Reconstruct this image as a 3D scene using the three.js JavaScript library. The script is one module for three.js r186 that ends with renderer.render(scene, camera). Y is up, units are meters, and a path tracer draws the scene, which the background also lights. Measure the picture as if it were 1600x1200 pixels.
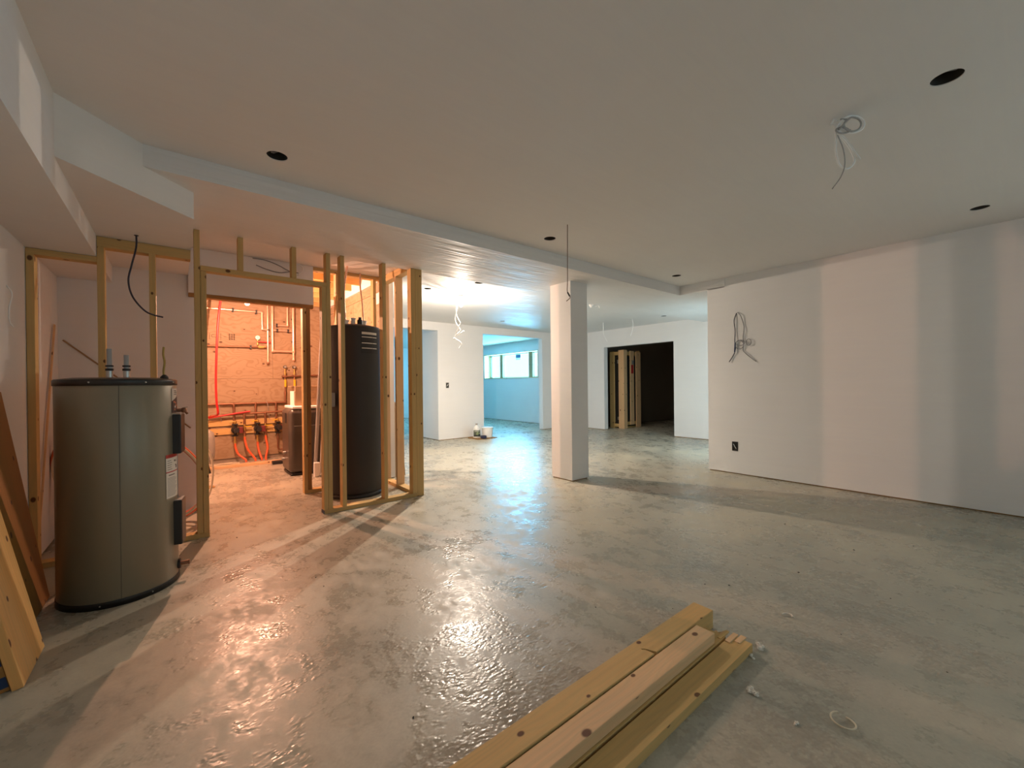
import * as THREE from 'three';
import { RoundedBoxGeometry } from 'three/addons/geometries/RoundedBoxGeometry.js';
import { mergeGeometries } from 'three/addons/utils/BufferGeometryUtils.js';
import { RectAreaLightUniformsLib } from 'three/addons/lights/RectAreaLightUniformsLib.js';
RectAreaLightUniformsLib.init();

// ------------------------------------------------------------------ camera, daylight, exposure
const scene = new THREE.Scene();
const renderer = new THREE.WebGLRenderer({ antialias: true });
renderer.toneMapping = THREE.LinearToneMapping;
renderer.toneMappingExposure = 1.06;
renderer.shadowMap.enabled = true;
const camera = new THREE.PerspectiveCamera(85.53, 4 / 3, 0.05, 80);
camera.position.set(0, 1.2, 0);
{
  const X = new THREE.Vector3(0.77749535, -0.01059999, 0.62879935), Y = new THREE.Vector3(0.01041008, 0.99993787, 0.00398464);
  const m = new THREE.Matrix4().makeBasis(X, Y, new THREE.Vector3().crossVectors(X, Y));
  camera.quaternion.setFromRotationMatrix(m);
}
camera.setViewOffset(1600, 1200, 0, -2.5, 1600, 1200);
scene.add(camera);
scene.background = new THREE.Color(0.62, 0.86, 1.0);            // overcast daylight outside the windows
scene.backgroundIntensity = 1.6;

const LIGHT = {
  hall: { color: [1, 0.83, 0.68], power: 11, down: 9.5 },                  // bare bulb in the hall
  utility: { color: [1, 0.50, 0.32], power: 19, down: 0 },               // bare bulb in the utility room
  farWindow: { color: [0.14, 0.60, 1.0], power: 64 },           // daylight at the strip window of the far room
  hallDoor: { color: [0.62, 0.88, 1.0], power: 4.0 },            // daylight at the glazed door hidden behind the right wall
  sideWindow: { color: [0.95, 0.97, 0.76], power: 1.5 },           // daylight at the window just outside the right edge of the view
  rearWindow: { color: [0.98, 0.95, 0.76], power: 0.3 },           // daylight at the wide window behind the camera
};
function area(w, h, at, look, c, power) {
  const l = new THREE.RectAreaLight(new THREE.Color().setRGB(...c), power, w, h);
  l.position.set(...at); l.lookAt(...look); scene.add(l); return l;
}
area(2.74, 0.80, [8.98, 1.81, -10.65], [0, 1.81, -10.65], LIGHT.farWindow.color, LIGHT.farWindow.power);
area(1.6, 1.9, [7.2, 1.1, -2.52], [7.2, 1.1, -6], LIGHT.hallDoor.color, LIGHT.hallDoor.power);
area(1.7, 1.2, [5.88, 1.5, 1.45], [0, 1.5, 1.45], LIGHT.sideWindow.color, LIGHT.sideWindow.power);
area(3.3, 1.2, [2.5, 1.55, 2.76], [2.5, 1.55, 0], LIGHT.rearWindow.color, LIGHT.rearWindow.power);

// ------------------------------------------------------------------ helpers
let seed = 7;
const rnd = () => { seed = (seed * 1664525 + 1013904223) >>> 0; return seed / 4294967296; };
const rr = (a, b) => a + (b - a) * rnd();
const V = (a) => new THREE.Vector3(...a);
const used = {};
function numbered(n, pool = used) { const k = pool[n] = (pool[n] ?? -1) + 1; return k ? n + '_' + String(k).padStart(3, '0') : n; }
function uvm(g) {                                               // uv in metres from the dominant normal
  const h = g.index ? g.toNonIndexed() : g, p = h.attributes.position, n = h.attributes.normal, uv = new Float32Array(p.count * 2);
  for (let i = 0; i < p.count; i++) {
    const ax = Math.abs(n.getX(i)), ay = Math.abs(n.getY(i)), az = Math.abs(n.getZ(i));
    const x = p.getX(i), y = p.getY(i), z = p.getZ(i);
    if (ay >= ax && ay >= az) { uv[2 * i] = x; uv[2 * i + 1] = z; } else if (ax >= az) { uv[2 * i] = z; uv[2 * i + 1] = y; } else { uv[2 * i] = x; uv[2 * i + 1] = y; }
  }
  h.setAttribute('uv', new THREE.BufferAttribute(uv, 2)); return h;
}
const clean = (g) => { const h = g.index ? g.toNonIndexed() : g; for (const k of Object.keys(h.attributes)) if (!['position', 'normal', 'uv'].includes(k)) h.deleteAttribute(k); return h; };
const merge = (gs) => (Array.isArray(gs) ? (gs.length > 1 ? mergeGeometries(gs.map(clean)) : gs[0]) : gs);
function mesh(name, gs, mat, parent = scene) {
  const m = new THREE.Mesh(merge(gs), mat); m.castShadow = m.receiveShadow = true;
  if (parent === scene) m.name = numbered(name);
  else { parent.userData_names ??= {}; m.name = numbered(name, parent.userData_names); }
  parent.add(m); return m;
}
function tag(o, label, category, group) { o.userData.label = label; if (category) o.userData.category = category; if (group) o.userData.group = group; return o; }
function thing(name, label, category, at = [0, 0, 0], group) {
  const o = new THREE.Group(); o.name = numbered(name); o.position.set(...at); scene.add(o); return tag(o, label, category, group);
}
function struct(name, gs, mat, label) { const m = mesh(name, gs, mat); m.userData.kind = 'structure'; if (label) m.userData.label = label; return m; }
const box = (x0, x1, y0, y1, z0, z1) => uvm(new THREE.BoxGeometry(x1 - x0, y1 - y0, z1 - z0).translate((x0 + x1) / 2, (y0 + y1) / 2, (z0 + z1) / 2));
const rbox = (x0, x1, y0, y1, z0, z1, r = 0.003, s = 2) => clean(new RoundedBoxGeometry(x1 - x0, y1 - y0, z1 - z0, s, r).translate((x0 + x1) / 2, (y0 + y1) / 2, (z0 + z1) / 2));
// a piece of sawn timber between two corners; grain (uv v) follows its longest side, with its own place on the wood texture
function timber(x0, x1, y0, y1, z0, z1, r = 0.002) {
  const g = clean(new RoundedBoxGeometry(x1 - x0, y1 - y0, z1 - z0, 1, r)), d = [x1 - x0, y1 - y0, z1 - z0];
  return grain(g, d.indexOf(Math.max(...d))).translate((x0 + x1) / 2, (y0 + y1) / 2, (z0 + z1) / 2);
}
function grain(g, L) {
  const p = g.attributes.position, n = g.attributes.normal, uv = g.attributes.uv, ou = rnd() * 5, ov = rnd() * 9;
  for (let i = 0; i < p.count; i++) {
    const P = [p.getX(i), p.getY(i), p.getZ(i)], N = [Math.abs(n.getX(i)), Math.abs(n.getY(i)), Math.abs(n.getZ(i))];
    let D = N.indexOf(Math.max(...N)); if (D === L) { uv.setXY(i, P[(L + 1) % 3] * 2 + ou, P[(L + 2) % 3] * 2 + ov); continue; }
    const T = 3 - L - D; uv.setXY(i, (P[T] + D * 0.21) / 0.4 + ou, P[L] / 1.6 + ov);
  }
  return g;
}
function cyl(a, b, r, seg = 14, r2 = r) {
  const A = V(a), B = V(b), d = new THREE.Vector3().subVectors(B, A), g = new THREE.CylinderGeometry(r2, r, d.length(), seg);
  g.applyQuaternion(new THREE.Quaternion().setFromUnitVectors(new THREE.Vector3(0, 1, 0), d.clone().normalize()));
  return clean(g.translate((A.x + B.x) / 2, (A.y + B.y) / 2, (A.z + B.z) / 2));
}
function tube(pts, r, n = 60, seg = 8, closed = false) { return clean(new THREE.TubeGeometry(new THREE.CatmullRomCurve3(pts.map(V), closed, 'centripetal'), n, r, seg, closed)); }
const ball = (at, r, w = 14, h = 10) => clean(new THREE.SphereGeometry(r, w, h).translate(...at));
const lathe = (pts, at = [0, 0, 0], seg = 64) => clean(new THREE.LatheGeometry(pts.map((p) => new THREE.Vector2(...p)), seg).translate(...at));
function slab(pts, y0, y1, holes = []) {                        // horizontal plate from a plan outline [x, z], with round holes [x, z, r]
  const s = new THREE.Shape(pts.map((p) => new THREE.Vector2(...p)));
  for (const [x, z, r] of holes) { const h = new THREE.Path(); h.absarc(x, z, r, 0, Math.PI * 2, true); s.holes.push(h); }
  const g = new THREE.ExtrudeGeometry(s, { depth: y1 - y0, bevelEnabled: false, curveSegments: 24 });
  return uvm(g.rotateX(Math.PI / 2).translate(0, y1, 0));
}

// ------------------------------------------------------------------ procedural textures
function lattice(n, s) { let q = s >>> 0; const a = new Float32Array(n * n); for (let i = 0; i < a.length; i++) { q = (q * 1664525 + 1013904223) >>> 0; a[i] = q / 4294967296; } return a; }
function noise(N, M, fx, fy, s) {                               // tileable value noise with fx * fy cells
  const a = lattice(1, s), L = new Float32Array(fx * fy); let q = (s * 2654435761) >>> 0;
  for (let i = 0; i < L.length; i++) { q = (q * 1664525 + 1013904223) >>> 0; L[i] = q / 4294967296; }
  const o = new Float32Array(N * M);
  for (let y = 0; y < M; y++) {
    const v = (y / M) * fy, j = Math.floor(v), tv = v - j, sv = tv * tv * (3 - 2 * tv), r0 = (j % fy) * fx, r1 = ((j + 1) % fy) * fx;
    for (let x = 0; x < N; x++) {
      const u = (x / N) * fx, i = Math.floor(u), tu = u - i, su = tu * tu * (3 - 2 * tu), i0 = i % fx, i1 = (i + 1) % fx;
      const A = L[r0 + i0] + (L[r0 + i1] - L[r0 + i0]) * su, B = L[r1 + i0] + (L[r1 + i1] - L[r1 + i0]) * su;
      o[y * N + x] = A + (B - A) * sv;
    }
  }
  return o;
}
function sum(N, M, list) { const o = new Float32Array(N * M); for (const [fx, fy, w, s] of list) { const n = noise(N, M, fx, fy, s); for (let i = 0; i < o.length; i++) o[i] += (n[i] - 0.5) * w; } return o; }
const srgb = (v) => 255 * (v <= 0.0031308 ? v * 12.92 : 1.055 * Math.pow(v, 1 / 2.4) - 0.055);
function colorTex(N, M, f) {
  const d = new Uint8Array(N * M * 4), c = [0, 0, 0];
  for (let i = 0; i < N * M; i++) { f(i, c); for (let k = 0; k < 3; k++) d[4 * i + k] = srgb(Math.min(1, Math.max(0, c[k]))); d[4 * i + 3] = 255; }
  return finish(new THREE.DataTexture(d, N, M), true);
}
function grayTex(N, M, f) {
  const d = new Uint8Array(N * M * 4);
  for (let i = 0; i < N * M; i++) { const v = Math.min(255, Math.max(0, f(i) * 255)); d[4 * i] = d[4 * i + 1] = d[4 * i + 2] = v; d[4 * i + 3] = 255; }
  return finish(new THREE.DataTexture(d, N, M), false);
}
function finish(t, isColor) {
  t.wrapS = t.wrapT = THREE.RepeatWrapping; t.magFilter = THREE.LinearFilter; t.minFilter = THREE.LinearMipmapLinearFilter; t.generateMipmaps = true;
  if (isColor) t.colorSpace = THREE.SRGBColorSpace; t.needsUpdate = true; return t;
}
const per = (t, m) => { t.repeat.set(1 / m, 1 / m); return t; };   // texture spans m metres of a uv-in-metres surface

// concrete floor
const FN = 2048;
const fBig = sum(FN, FN, [[4, 4, 0.5, 11], [9, 9, 0.5, 12], [21, 19, 0.4, 13]]), fMid = sum(FN, FN, [[60, 44, 0.5, 14], [130, 90, 0.4, 15], [300, 260, 0.3, 16]]), fFine = sum(FN, FN, [[900, 900, 0.6, 17], [500, 640, 0.5, 18]]);
const floorColor = per(colorTex(FN, FN, (i, c) => {
  const v = 1 + 0.55 * fBig[i] + 0.26 * fMid[i] + 0.16 * fFine[i], w = 0.10 * fBig[i];
  c[0] = 0.435 * v; c[1] = (0.405 - w * 0.25) * v; c[2] = (0.325 - w * 0.5) * v;
}), 5.1);
const ripple = sum(FN, FN, [[70, 130, 0.14, 21], [38, 60, 0.12, 22], [150, 260, 0.30, 23], [330, 520, 0.46, 24], [640, 900, 0.30, 25]]);
const floorBump = per(grayTex(FN, FN, (i) => 0.5 + 0.6 * ripple[i] * THREE.MathUtils.smoothstep(0.16 - fMid[i] - 0.5 * fBig[i], -0.05, 0.35)), 5.1);
const floorRough = per(grayTex(FN, FN, (i) => Math.min(0.62, Math.max(0.2, 0.34 + 0.50 * fMid[i] + 0.18 * fBig[i] + 0.12 * fFine[i]))), 5.1);
// painted board
const dBig = sum(1024, 1024, [[3, 3, 0.5, 31], [8, 7, 0.35, 32], [22, 20, 0.2, 33]]), dStreak = sum(1024, 1024, [[5, 90, 0.6, 34], [9, 210, 0.5, 35], [14, 40, 0.4, 36]]);
const boardColor = per(colorTex(1024, 1024, (i, c) => { const v = 1 + 0.05 * dBig[i] + 0.02 * dStreak[i]; c[0] = 0.80 * v; c[1] = 0.785 * v; c[2] = 0.765 * v; }), 3.3);
const streakBump = per(grayTex(1024, 1024, (i) => 0.5 + 0.5 * dStreak[i] + 0.3 * dBig[i]), 2.6);
const streakRough = per(grayTex(1024, 1024, (i) => 0.52 + 0.18 * dStreak[i] + 0.15 * dBig[i]), 2.6);
// sawn spruce: grain along v, dark round knots
const knots = [[0.12, 0.10, 0.018], [0.34, 0.31, 0.014], [0.62, 0.22, 0.02], [0.86, 0.44, 0.016], [0.22, 0.62, 0.022], [0.55, 0.55, 0.012], [0.74, 0.78, 0.018], [0.42, 0.88, 0.015], [0.95, 0.93, 0.014], [0.07, 0.83, 0.012], [0.5, 0.06, 0.01], [0.8, 0.12, 0.011]];
const W1 = 512, W2 = 1024, wLong = sum(W1, W2, [[40, 3, 0.6, 41], [90, 4, 0.5, 42], [180, 8, 0.4, 43]]), wBig = sum(W1, W2, [[5, 3, 0.6, 44], [12, 9, 0.4, 45]]), wWarp = sum(W1, W2, [[4, 5, 1, 46]]);
const woodTex = colorTex(W1, W2, (i, c) => {
  const u = (i % W1) / W1, v = Math.floor(i / W1) / W2; let ring = 0, dark = 0, push = 0;
  for (const [ku, kv, kr] of knots) {
    let du = Math.abs(u - ku); du = Math.min(du, 1 - du) * 0.4; let dv = Math.abs(v - kv); dv = Math.min(dv, 1 - dv) * 1.6;
    const d = Math.hypot(du, dv * 0.72); dark = Math.max(dark, 1 - THREE.MathUtils.smoothstep(d, kr * 0.45, kr * 0.8)); push += 1.6 * Math.exp(-(du * du) / 0.0009 - (dv * dv) / 0.003);
  }
  ring = Math.sin((u * 30 + wWarp[i] * 5 + push) * 2 * Math.PI * 0.5);
  const t = 1 + 0.035 * ring + 0.12 * wLong[i] + 0.14 * wBig[i];
  c[0] = 0.60 * t * (1 - 0.80 * dark); c[1] = 0.392 * t * (1 - 0.04 * Math.max(0, ring)) * (1 - 0.88 * dark); c[2] = 0.150 * t * (1 - 0.06 * Math.max(0, ring)) * (1 - 0.92 * dark);
});
const woodBump = grayTex(W1, W2, (i) => 0.5 + 0.3 * wLong[i]);
// rotary-cut fir plywood, 1.3 m square, wavy grain along u, football patches and knots
const PN = 1024, pWarp = sum(PN, PN, [[3, 5, 1.0, 51], [7, 12, 0.45, 52], [20, 30, 0.16, 57]]), pLong = sum(PN, PN, [[10, 190, 0.5, 53], [24, 380, 0.4, 54]]), pBig = sum(PN, PN, [[3, 4, 0.6, 55], [9, 9, 0.3, 56]]);
const plyKnots = [[0.30, 0.42, 0.022], [0.42, 0.45, 0.025], [0.36, 0.33, 0.026], [0.66, 0.62, 0.014], [0.10, 0.75, 0.02], [0.86, 0.2, 0.02], [0.55, 0.86, 0.016], [0.78, 0.82, 0.013], [0.15, 0.12, 0.018], [0.93, 0.55, 0.016]];
const plyTex = per(colorTex(PN, PN, (i, c) => {
  const u = (i % PN) / PN, v = Math.floor(i / PN) / PN; let dark = 0;
  for (const [ku, kv, kr] of plyKnots) { const d = Math.hypot((u - ku) * 0.62, v - kv); dark = Math.max(dark, 1 - THREE.MathUtils.smoothstep(d, kr * 0.22, kr * 0.6)); }
  const s = 0.5 + 0.5 * Math.sin((v * 13 + pWarp[i] * 5.5) * 2 * Math.PI), k = s * s * s;
  const t = 1 + 0.10 * pBig[i] + 0.07 * pLong[i];
  c[0] = (0.35 - 0.05 * k) * t * (1 - 0.72 * dark); c[1] = (0.25 - 0.05 * k) * t * (1 - 0.85 * dark); c[2] = (0.155 - 0.04 * k) * t * (1 - 0.9 * dark);
}), 1.32);

const std = (o) => new THREE.MeshStandardMaterial(o), rgb = (r, g, b) => new THREE.Color().setRGB(r, g, b);
const M = {
  floor: new THREE.MeshPhysicalMaterial({ specularIntensity: 0.7, map: floorColor, roughnessMap: floorRough, roughness: 1, bumpMap: floorBump, bumpScale: 0.0040 }),
  board: std({ map: boardColor, roughness: 0.82 }),
  ceiling: std({ map: boardColor, roughnessMap: streakRough, roughness: 1, bumpMap: streakBump, bumpScale: 0.006 }),
  concrete: std({ color: rgb(0.28, 0.235, 0.185), roughness: 0.95 }),
  dark: std({ color: rgb(0.014, 0.012, 0.010), roughness: 0.9 }),
  housing: std({ color: rgb(0.05, 0.045, 0.038), roughness: 0.6, metalness: 0.3 }),
  pine: std({ map: woodTex, bumpMap: woodBump, bumpScale: 0.0006, roughness: 0.75 }),
  pineWarm: std({ map: woodTex, color: rgb(1.32, 1.08, 0.92), bumpMap: woodBump, bumpScale: 0.0006, roughness: 0.65 }),
  pinePale: std({ map: woodTex, color: rgb(1.22, 1.24, 1.75), bumpMap: woodBump, bumpScale: 0.0005, roughness: 0.7 }),
  pineBrown: std({ map: woodTex, color: rgb(0.62, 0.45, 0.26), bumpMap: woodBump, bumpScale: 0.0006, roughness: 0.6 }),
  greyWood: std({ map: woodTex, color: rgb(0.42, 0.52, 0.85), roughness: 0.8 }),
  pineDark: std({ map: woodTex, color: rgb(0.5, 0.42, 0.34), roughness: 0.8 }),
  ply: std({ map: plyTex, roughness: 0.7 }),
  bluePaint: std({ color: rgb(0.012, 0.035, 0.10), roughness: 0.5 }),
  copper: std({ color: rgb(0.88, 0.58, 0.44), metalness: 0.55, roughness: 0.25 }),
  copperDull: std({ color: rgb(0.30, 0.15, 0.09), metalness: 0.8, roughness: 0.45 }),
  brass: std({ color: rgb(0.62, 0.42, 0.14), metalness: 0.9, roughness: 0.35 }),
  pexRed: std({ color: rgb(0.62, 0.018, 0.02), roughness: 0.35 }),
  pexOrange: std({ color: rgb(0.75, 0.13, 0.045), roughness: 0.35 }),
  pexPale: std({ color: rgb(0.72, 0.62, 0.46), roughness: 0.45 }),
  yellow: std({ color: rgb(0.75, 0.45, 0.02), roughness: 0.45 }),
  yellowWire: std({ color: rgb(0.42, 0.31, 0.07), roughness: 0.5 }),
  pumpRed: std({ color: rgb(0.17, 0.025, 0.025), roughness: 0.5 }),
  black: std({ color: rgb(0.016, 0.015, 0.015), roughness: 0.5 }),
  blackGloss: std({ color: rgb(0.018, 0.016, 0.015), roughness: 0.35 }),
  tankGrey: new THREE.MeshPhysicalMaterial({ color: rgb(0.25, 0.212, 0.145), roughness: 0.38, metalness: 0.25, clearcoat: 0.25, clearcoatRoughness: 0.35 }),
  tankBlack: std({ color: rgb(0.022, 0.019, 0.017), roughness: 0.55 }),
  boiler: std({ color: rgb(0.10, 0.085, 0.072), roughness: 0.35, metalness: 0.5 }),
  greyPaint: std({ color: rgb(0.30, 0.28, 0.25), roughness: 0.45 }),
  pvc: std({ color: rgb(0.42, 0.42, 0.42), roughness: 0.45 }),
  white: std({ color: rgb(0.80, 0.79, 0.76), roughness: 0.5 }),
  wire: std({ color: rgb(0.93, 0.93, 0.91), roughness: 0.45 }),
  wireNavy: std({ color: rgb(0.030, 0.028, 0.05), roughness: 0.45 }),
  wireBrown: std({ color: rgb(0.16, 0.10, 0.07), roughness: 0.5 }),
  wireMid: std({ color: rgb(0.42, 0.41, 0.40), roughness: 0.5 }),
  wireGrey: std({ color: rgb(0.26, 0.25, 0.25), roughness: 0.5 }),
  steel: std({ color: rgb(0.55, 0.53, 0.50), metalness: 0.9, roughness: 0.35 }),
  cardboard: std({ color: rgb(0.36, 0.235, 0.13), roughness: 0.9 }),
  fluff: std({ color: rgb(0.78, 0.74, 0.66), roughness: 1 }),
  chip: std({ color: rgb(0.07, 0.06, 0.05), roughness: 0.9 }),
  red: std({ color: rgb(0.45, 0.02, 0.02), roughness: 0.5 }),
  glass: new THREE.MeshPhysicalMaterial({ color: rgb(0.97, 1, 1), transmission: 1, thickness: 0, roughness: 0.02, ior: 1.5 }),
};

// ------------------------------------------------------------------ the room shell
const H = { beam: 2.137, low: 2.283, soffit: 2.455, hall: 2.55, tray: 2.58, top: 2.74 };
struct('floor', [box(-1.6, 14, -0.2, 0, -15.2, 3.2)], M.floor, 'bare grey concrete floor with trowel marks');
const TRAY_HOLES = [[0.484, -2.812], [2.778, -2.84], [2.755, -0.22], [5.051, -0.225], [5.051, -2.835]];
const HALL_HOLES = [[2.75, -5.258], [3.138, -4.561], [5.45, -7.043], [7.721, -4.619]];
struct('ceiling', slab([[-0.44, 2.7], [5.67, 2.7], [5.67, -3.14], [-0.134, -3.14], [-0.44, -2.834]], H.tray, H.top + 0.02, TRAY_HOLES.map(([x, z]) => [x, z, 0.056])), M.board, 'raised tray of the white ceiling over the main room');
struct('ceiling', slab([[-0.134, -3.13], [5.66, -3.13], [5.66, -2.5], [8.75, -2.5], [8.75, -4.22], [0.09, -4.22], [0.09, -3.354]], H.soffit, H.top), M.ceiling, 'lower white soffit beyond the tray');
struct('ceiling', slab([[-0.45, -2.814], [0.10, -3.364], [0.10, -5.12], [-0.45, -5.12]], H.low, H.top), M.board, 'dropped ceiling over the grey heater with a slanted front face');
struct('ceiling', slab([[0.05, -4.2], [8.75, -4.2], [8.75, -8.10], [2.05, -8.10], [2.05, -5.15], [0.05, -5.15]], H.hall, H.top, HALL_HOLES.map(([x, z]) => [x, z, 0.056])), M.ceiling, 'white hall ceiling with a bare bulb');
struct('ceiling', box(2.7, 8.9, H.hall, H.top, -14.4, -8.06), M.board, 'white ceiling of the far daylit room');
struct('ceiling', box(8.65, 13.4, H.hall, H.top, -8, -3.6), M.concrete, 'ceiling of the dark store room');
struct('ceiling_bulkhead', box(-0.80, -0.43, H.beam, H.top, -5.12, 2.7), M.board, 'low boxed bulkhead along the left wall');
struct('ceiling', box(-1.7, 14, 2.92, 3.05, -15.2, 3.2), M.pineDark, 'boarded underside of the floor above');

// drywall stands 12 mm clear of the slab on a dark sole plate
const GAP = 0.013;
function wall(name, boxes, label, mat = M.board, plates = []) {
  const w = struct(name, boxes.map((b) => box(...b)), mat, label);
  for (const b of plates) mesh('sole_plate', box(...b), M.pineDark, w);
  return w;
}
wall('wall_left', [[-0.95, -0.765, GAP, 2.95, -8.2, 2.8]], 'white drywall of the left wall', M.board, [[-0.94, -0.775, 0, 0.04, -8.1, 2.7]]);
wall('wall_right', [[5.66, 5.80, GAP, H.soffit + 0.01, -2.73, 0.6], [5.66, 5.80, GAP, 0.9, 0.6, 2.3], [5.66, 5.80, 2.1, H.soffit + 0.01, 0.6, 2.3], [5.66, 5.80, GAP, H.soffit + 0.01, 2.3, 2.8], [5.668, 5.80, H.soffit, 2.95, -2.73, 2.8]], 'long white drywall of the right wall', M.board, [[5.673, 5.79, 0, 0.04, -2.72, 2.8]]);
wall('wall_hall', [[5.70, 6.4, GAP, 2.95, -2.74, -2.6], [8.0, 8.75, GAP, 2.95, -2.74, -2.6], [6.39, 8.01, 2.08, 2.95, -2.74, -2.6]], 'white wall closing the hall behind the right wall', M.board, [[5.7, 6.39, 0, 0.04, -2.73, -2.61], [8.01, 8.7, 0, 0.04, -2.73, -2.61]]);
wall('wall_nook', [[-0.78, 0.18, GAP, 2.60, -5.18, -5.082]], 'white drywall behind the grey heater', M.board, [[-0.77, 0.17, 0, 0.04, -5.17, -5.09]]);
wall('wall_east', [[8.56, 8.70, GAP, 2.95, -8.09, -6.81], [8.56, 8.70, GAP, 2.95, -4.89, -2.5], [8.56, 8.70, 2.12, 2.95, -6.81, -4.89]], 'white hall wall with the opening to the dark store room', M.board, [[8.57, 8.69, 0, 0.04, -8.0, -6.82], [8.57, 8.69, 0, 0.04, -4.88, -2.6]]);
wall('wall_far', [[2.05, 3.0, GAP, 2.95, -8.09, -7.95], [3.0, 4.385, 2.374, 2.95, -8.09, -7.95], [4.385, 5.575, GAP, 2.95, -8.09, -7.95], [5.575, 7.46, 2.385, 2.95, -8.09, -7.95], [7.46, 8.60, GAP, 2.95, -8.09, -7.95]], 'white far wall of the hall with two doorless openings', M.board, [[4.395, 5.565, 0, 0.04, -8.08, -7.96], [7.47, 8.55, 0, 0.04, -8.08, -7.96]]);
wall('wall_passage', [[4.385, 4.50, GAP, 2.75, -9.25, -8.05]], 'white side wall inside the left opening', M.board, [[4.39, 4.49, 0, 0.04, -9.24, -8.05]]);
wall('wall_passage', [[2.88, 3.0, GAP, 2.75, -14.4, -8.05]], 'white left wall of the passage');
wall('wall_passage', [[2.9, 8.9, GAP, 2.95, -14.4, -14.2]], 'white end wall of the far room');
// far room's outer wall with the strip window
wall('wall_window', [[8.50, 8.92, GAP, 1.39, -14.4, -8.05], [8.50, 8.92, 2.23, 2.95, -14.4, -8.05], [8.50, 8.92, 1.38, 2.24, -14.4, -12.06], [8.50, 8.92, 1.38, 2.24, -9.24, -8.05]], 'white outer wall of the far room under the strip window', M.board, [[8.51, 8.6, 0, 0.04, -14.2, -8.06]]);
wall('wall_store', [[13.0, 13.2, 0, 2.95, -7.4, -3.6]], 'dark concrete end wall of the store room', M.concrete);
wall('wall_store', [[8.69, 13.2, 0, 2.95, -7.42, -7.25]], 'dark concrete side wall of the store room', M.concrete);
wall('wall_store', [[8.69, 13.2, 0, 2.95, -3.8, -3.62]], 'dark concrete near wall of the store room', M.concrete);
// behind the camera: a wall with a wide window
wall('wall_rear', [[-0.95, 0.85, GAP, 2.95, 2.6, 2.78], [4.15, 5.8, GAP, 2.95, 2.6, 2.78], [0.85, 4.15, GAP, 0.95, 2.6, 2.78], [0.85, 4.15, 2.15, 2.95, 2.6, 2.78]], 'white wall behind the camera with a wide window');
{
  const w = thing('window_1', '', ''); delete w.userData.category; w.userData.kind = 'structure'; w.userData.label = 'wide window behind the camera';
  mesh('window_frame', [rbox(0.85, 4.15, 0.95, 1.0, 2.64, 2.72), rbox(0.85, 4.15, 2.1, 2.15, 2.64, 2.72), rbox(0.85, 0.9, 0.95, 2.15, 2.64, 2.72), rbox(4.1, 4.15, 0.95, 2.15, 2.64, 2.72), rbox(2.47, 2.53, 0.95, 2.15, 2.64, 2.72)], M.white, w);
  mesh('pane', box(0.89, 2.48, 0.99, 2.11, 2.678, 2.682), M.glass, w); mesh('pane', box(2.52, 4.11, 0.99, 2.11, 2.678, 2.682), M.glass, w);
}
{
  const w = thing('window_3', '', ''); delete w.userData.category; w.userData.kind = 'structure'; w.userData.label = 'window in the right wall beyond the edge of the view';
  mesh('window_frame', [rbox(5.70, 5.77, 0.9, 0.96, 0.6, 2.3), rbox(5.70, 5.77, 2.04, 2.1, 0.6, 2.3), rbox(5.70, 5.77, 0.9, 2.1, 0.6, 0.66), rbox(5.70, 5.77, 0.9, 2.1, 2.24, 2.3), rbox(5.71, 5.76, 0.94, 2.06, 1.42, 1.48)], M.white, w);
  mesh('pane', box(5.738, 5.742, 0.95, 2.05, 0.65, 1.43), M.glass, w); mesh('pane', box(5.738, 5.742, 0.95, 2.05, 1.47, 2.25), M.glass, w);
}
{
  const w = thing('door_1', '', ''); delete w.userData.category; w.userData.kind = 'structure'; w.userData.label = 'glazed outside door behind the right wall';
  mesh('door_frame', [rbox(6.4, 6.48, 0, 2.08, -2.71, -2.65), rbox(7.92, 8.0, 0, 2.08, -2.71, -2.65), rbox(7.17, 7.23, 0.06, 2.02, -2.70, -2.66), rbox(6.4, 8.0, 0, 0.08, -2.71, -2.65), rbox(6.4, 8.0, 2.0, 2.08, -2.71, -2.65)], M.white, w);
  mesh('pane', box(6.47, 7.18, 0.07, 2.01, -2.682, -2.678), M.glass, w); mesh('pane', box(7.22, 7.93, 0.07, 2.01, -2.682, -2.678), M.glass, w);
}
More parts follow.
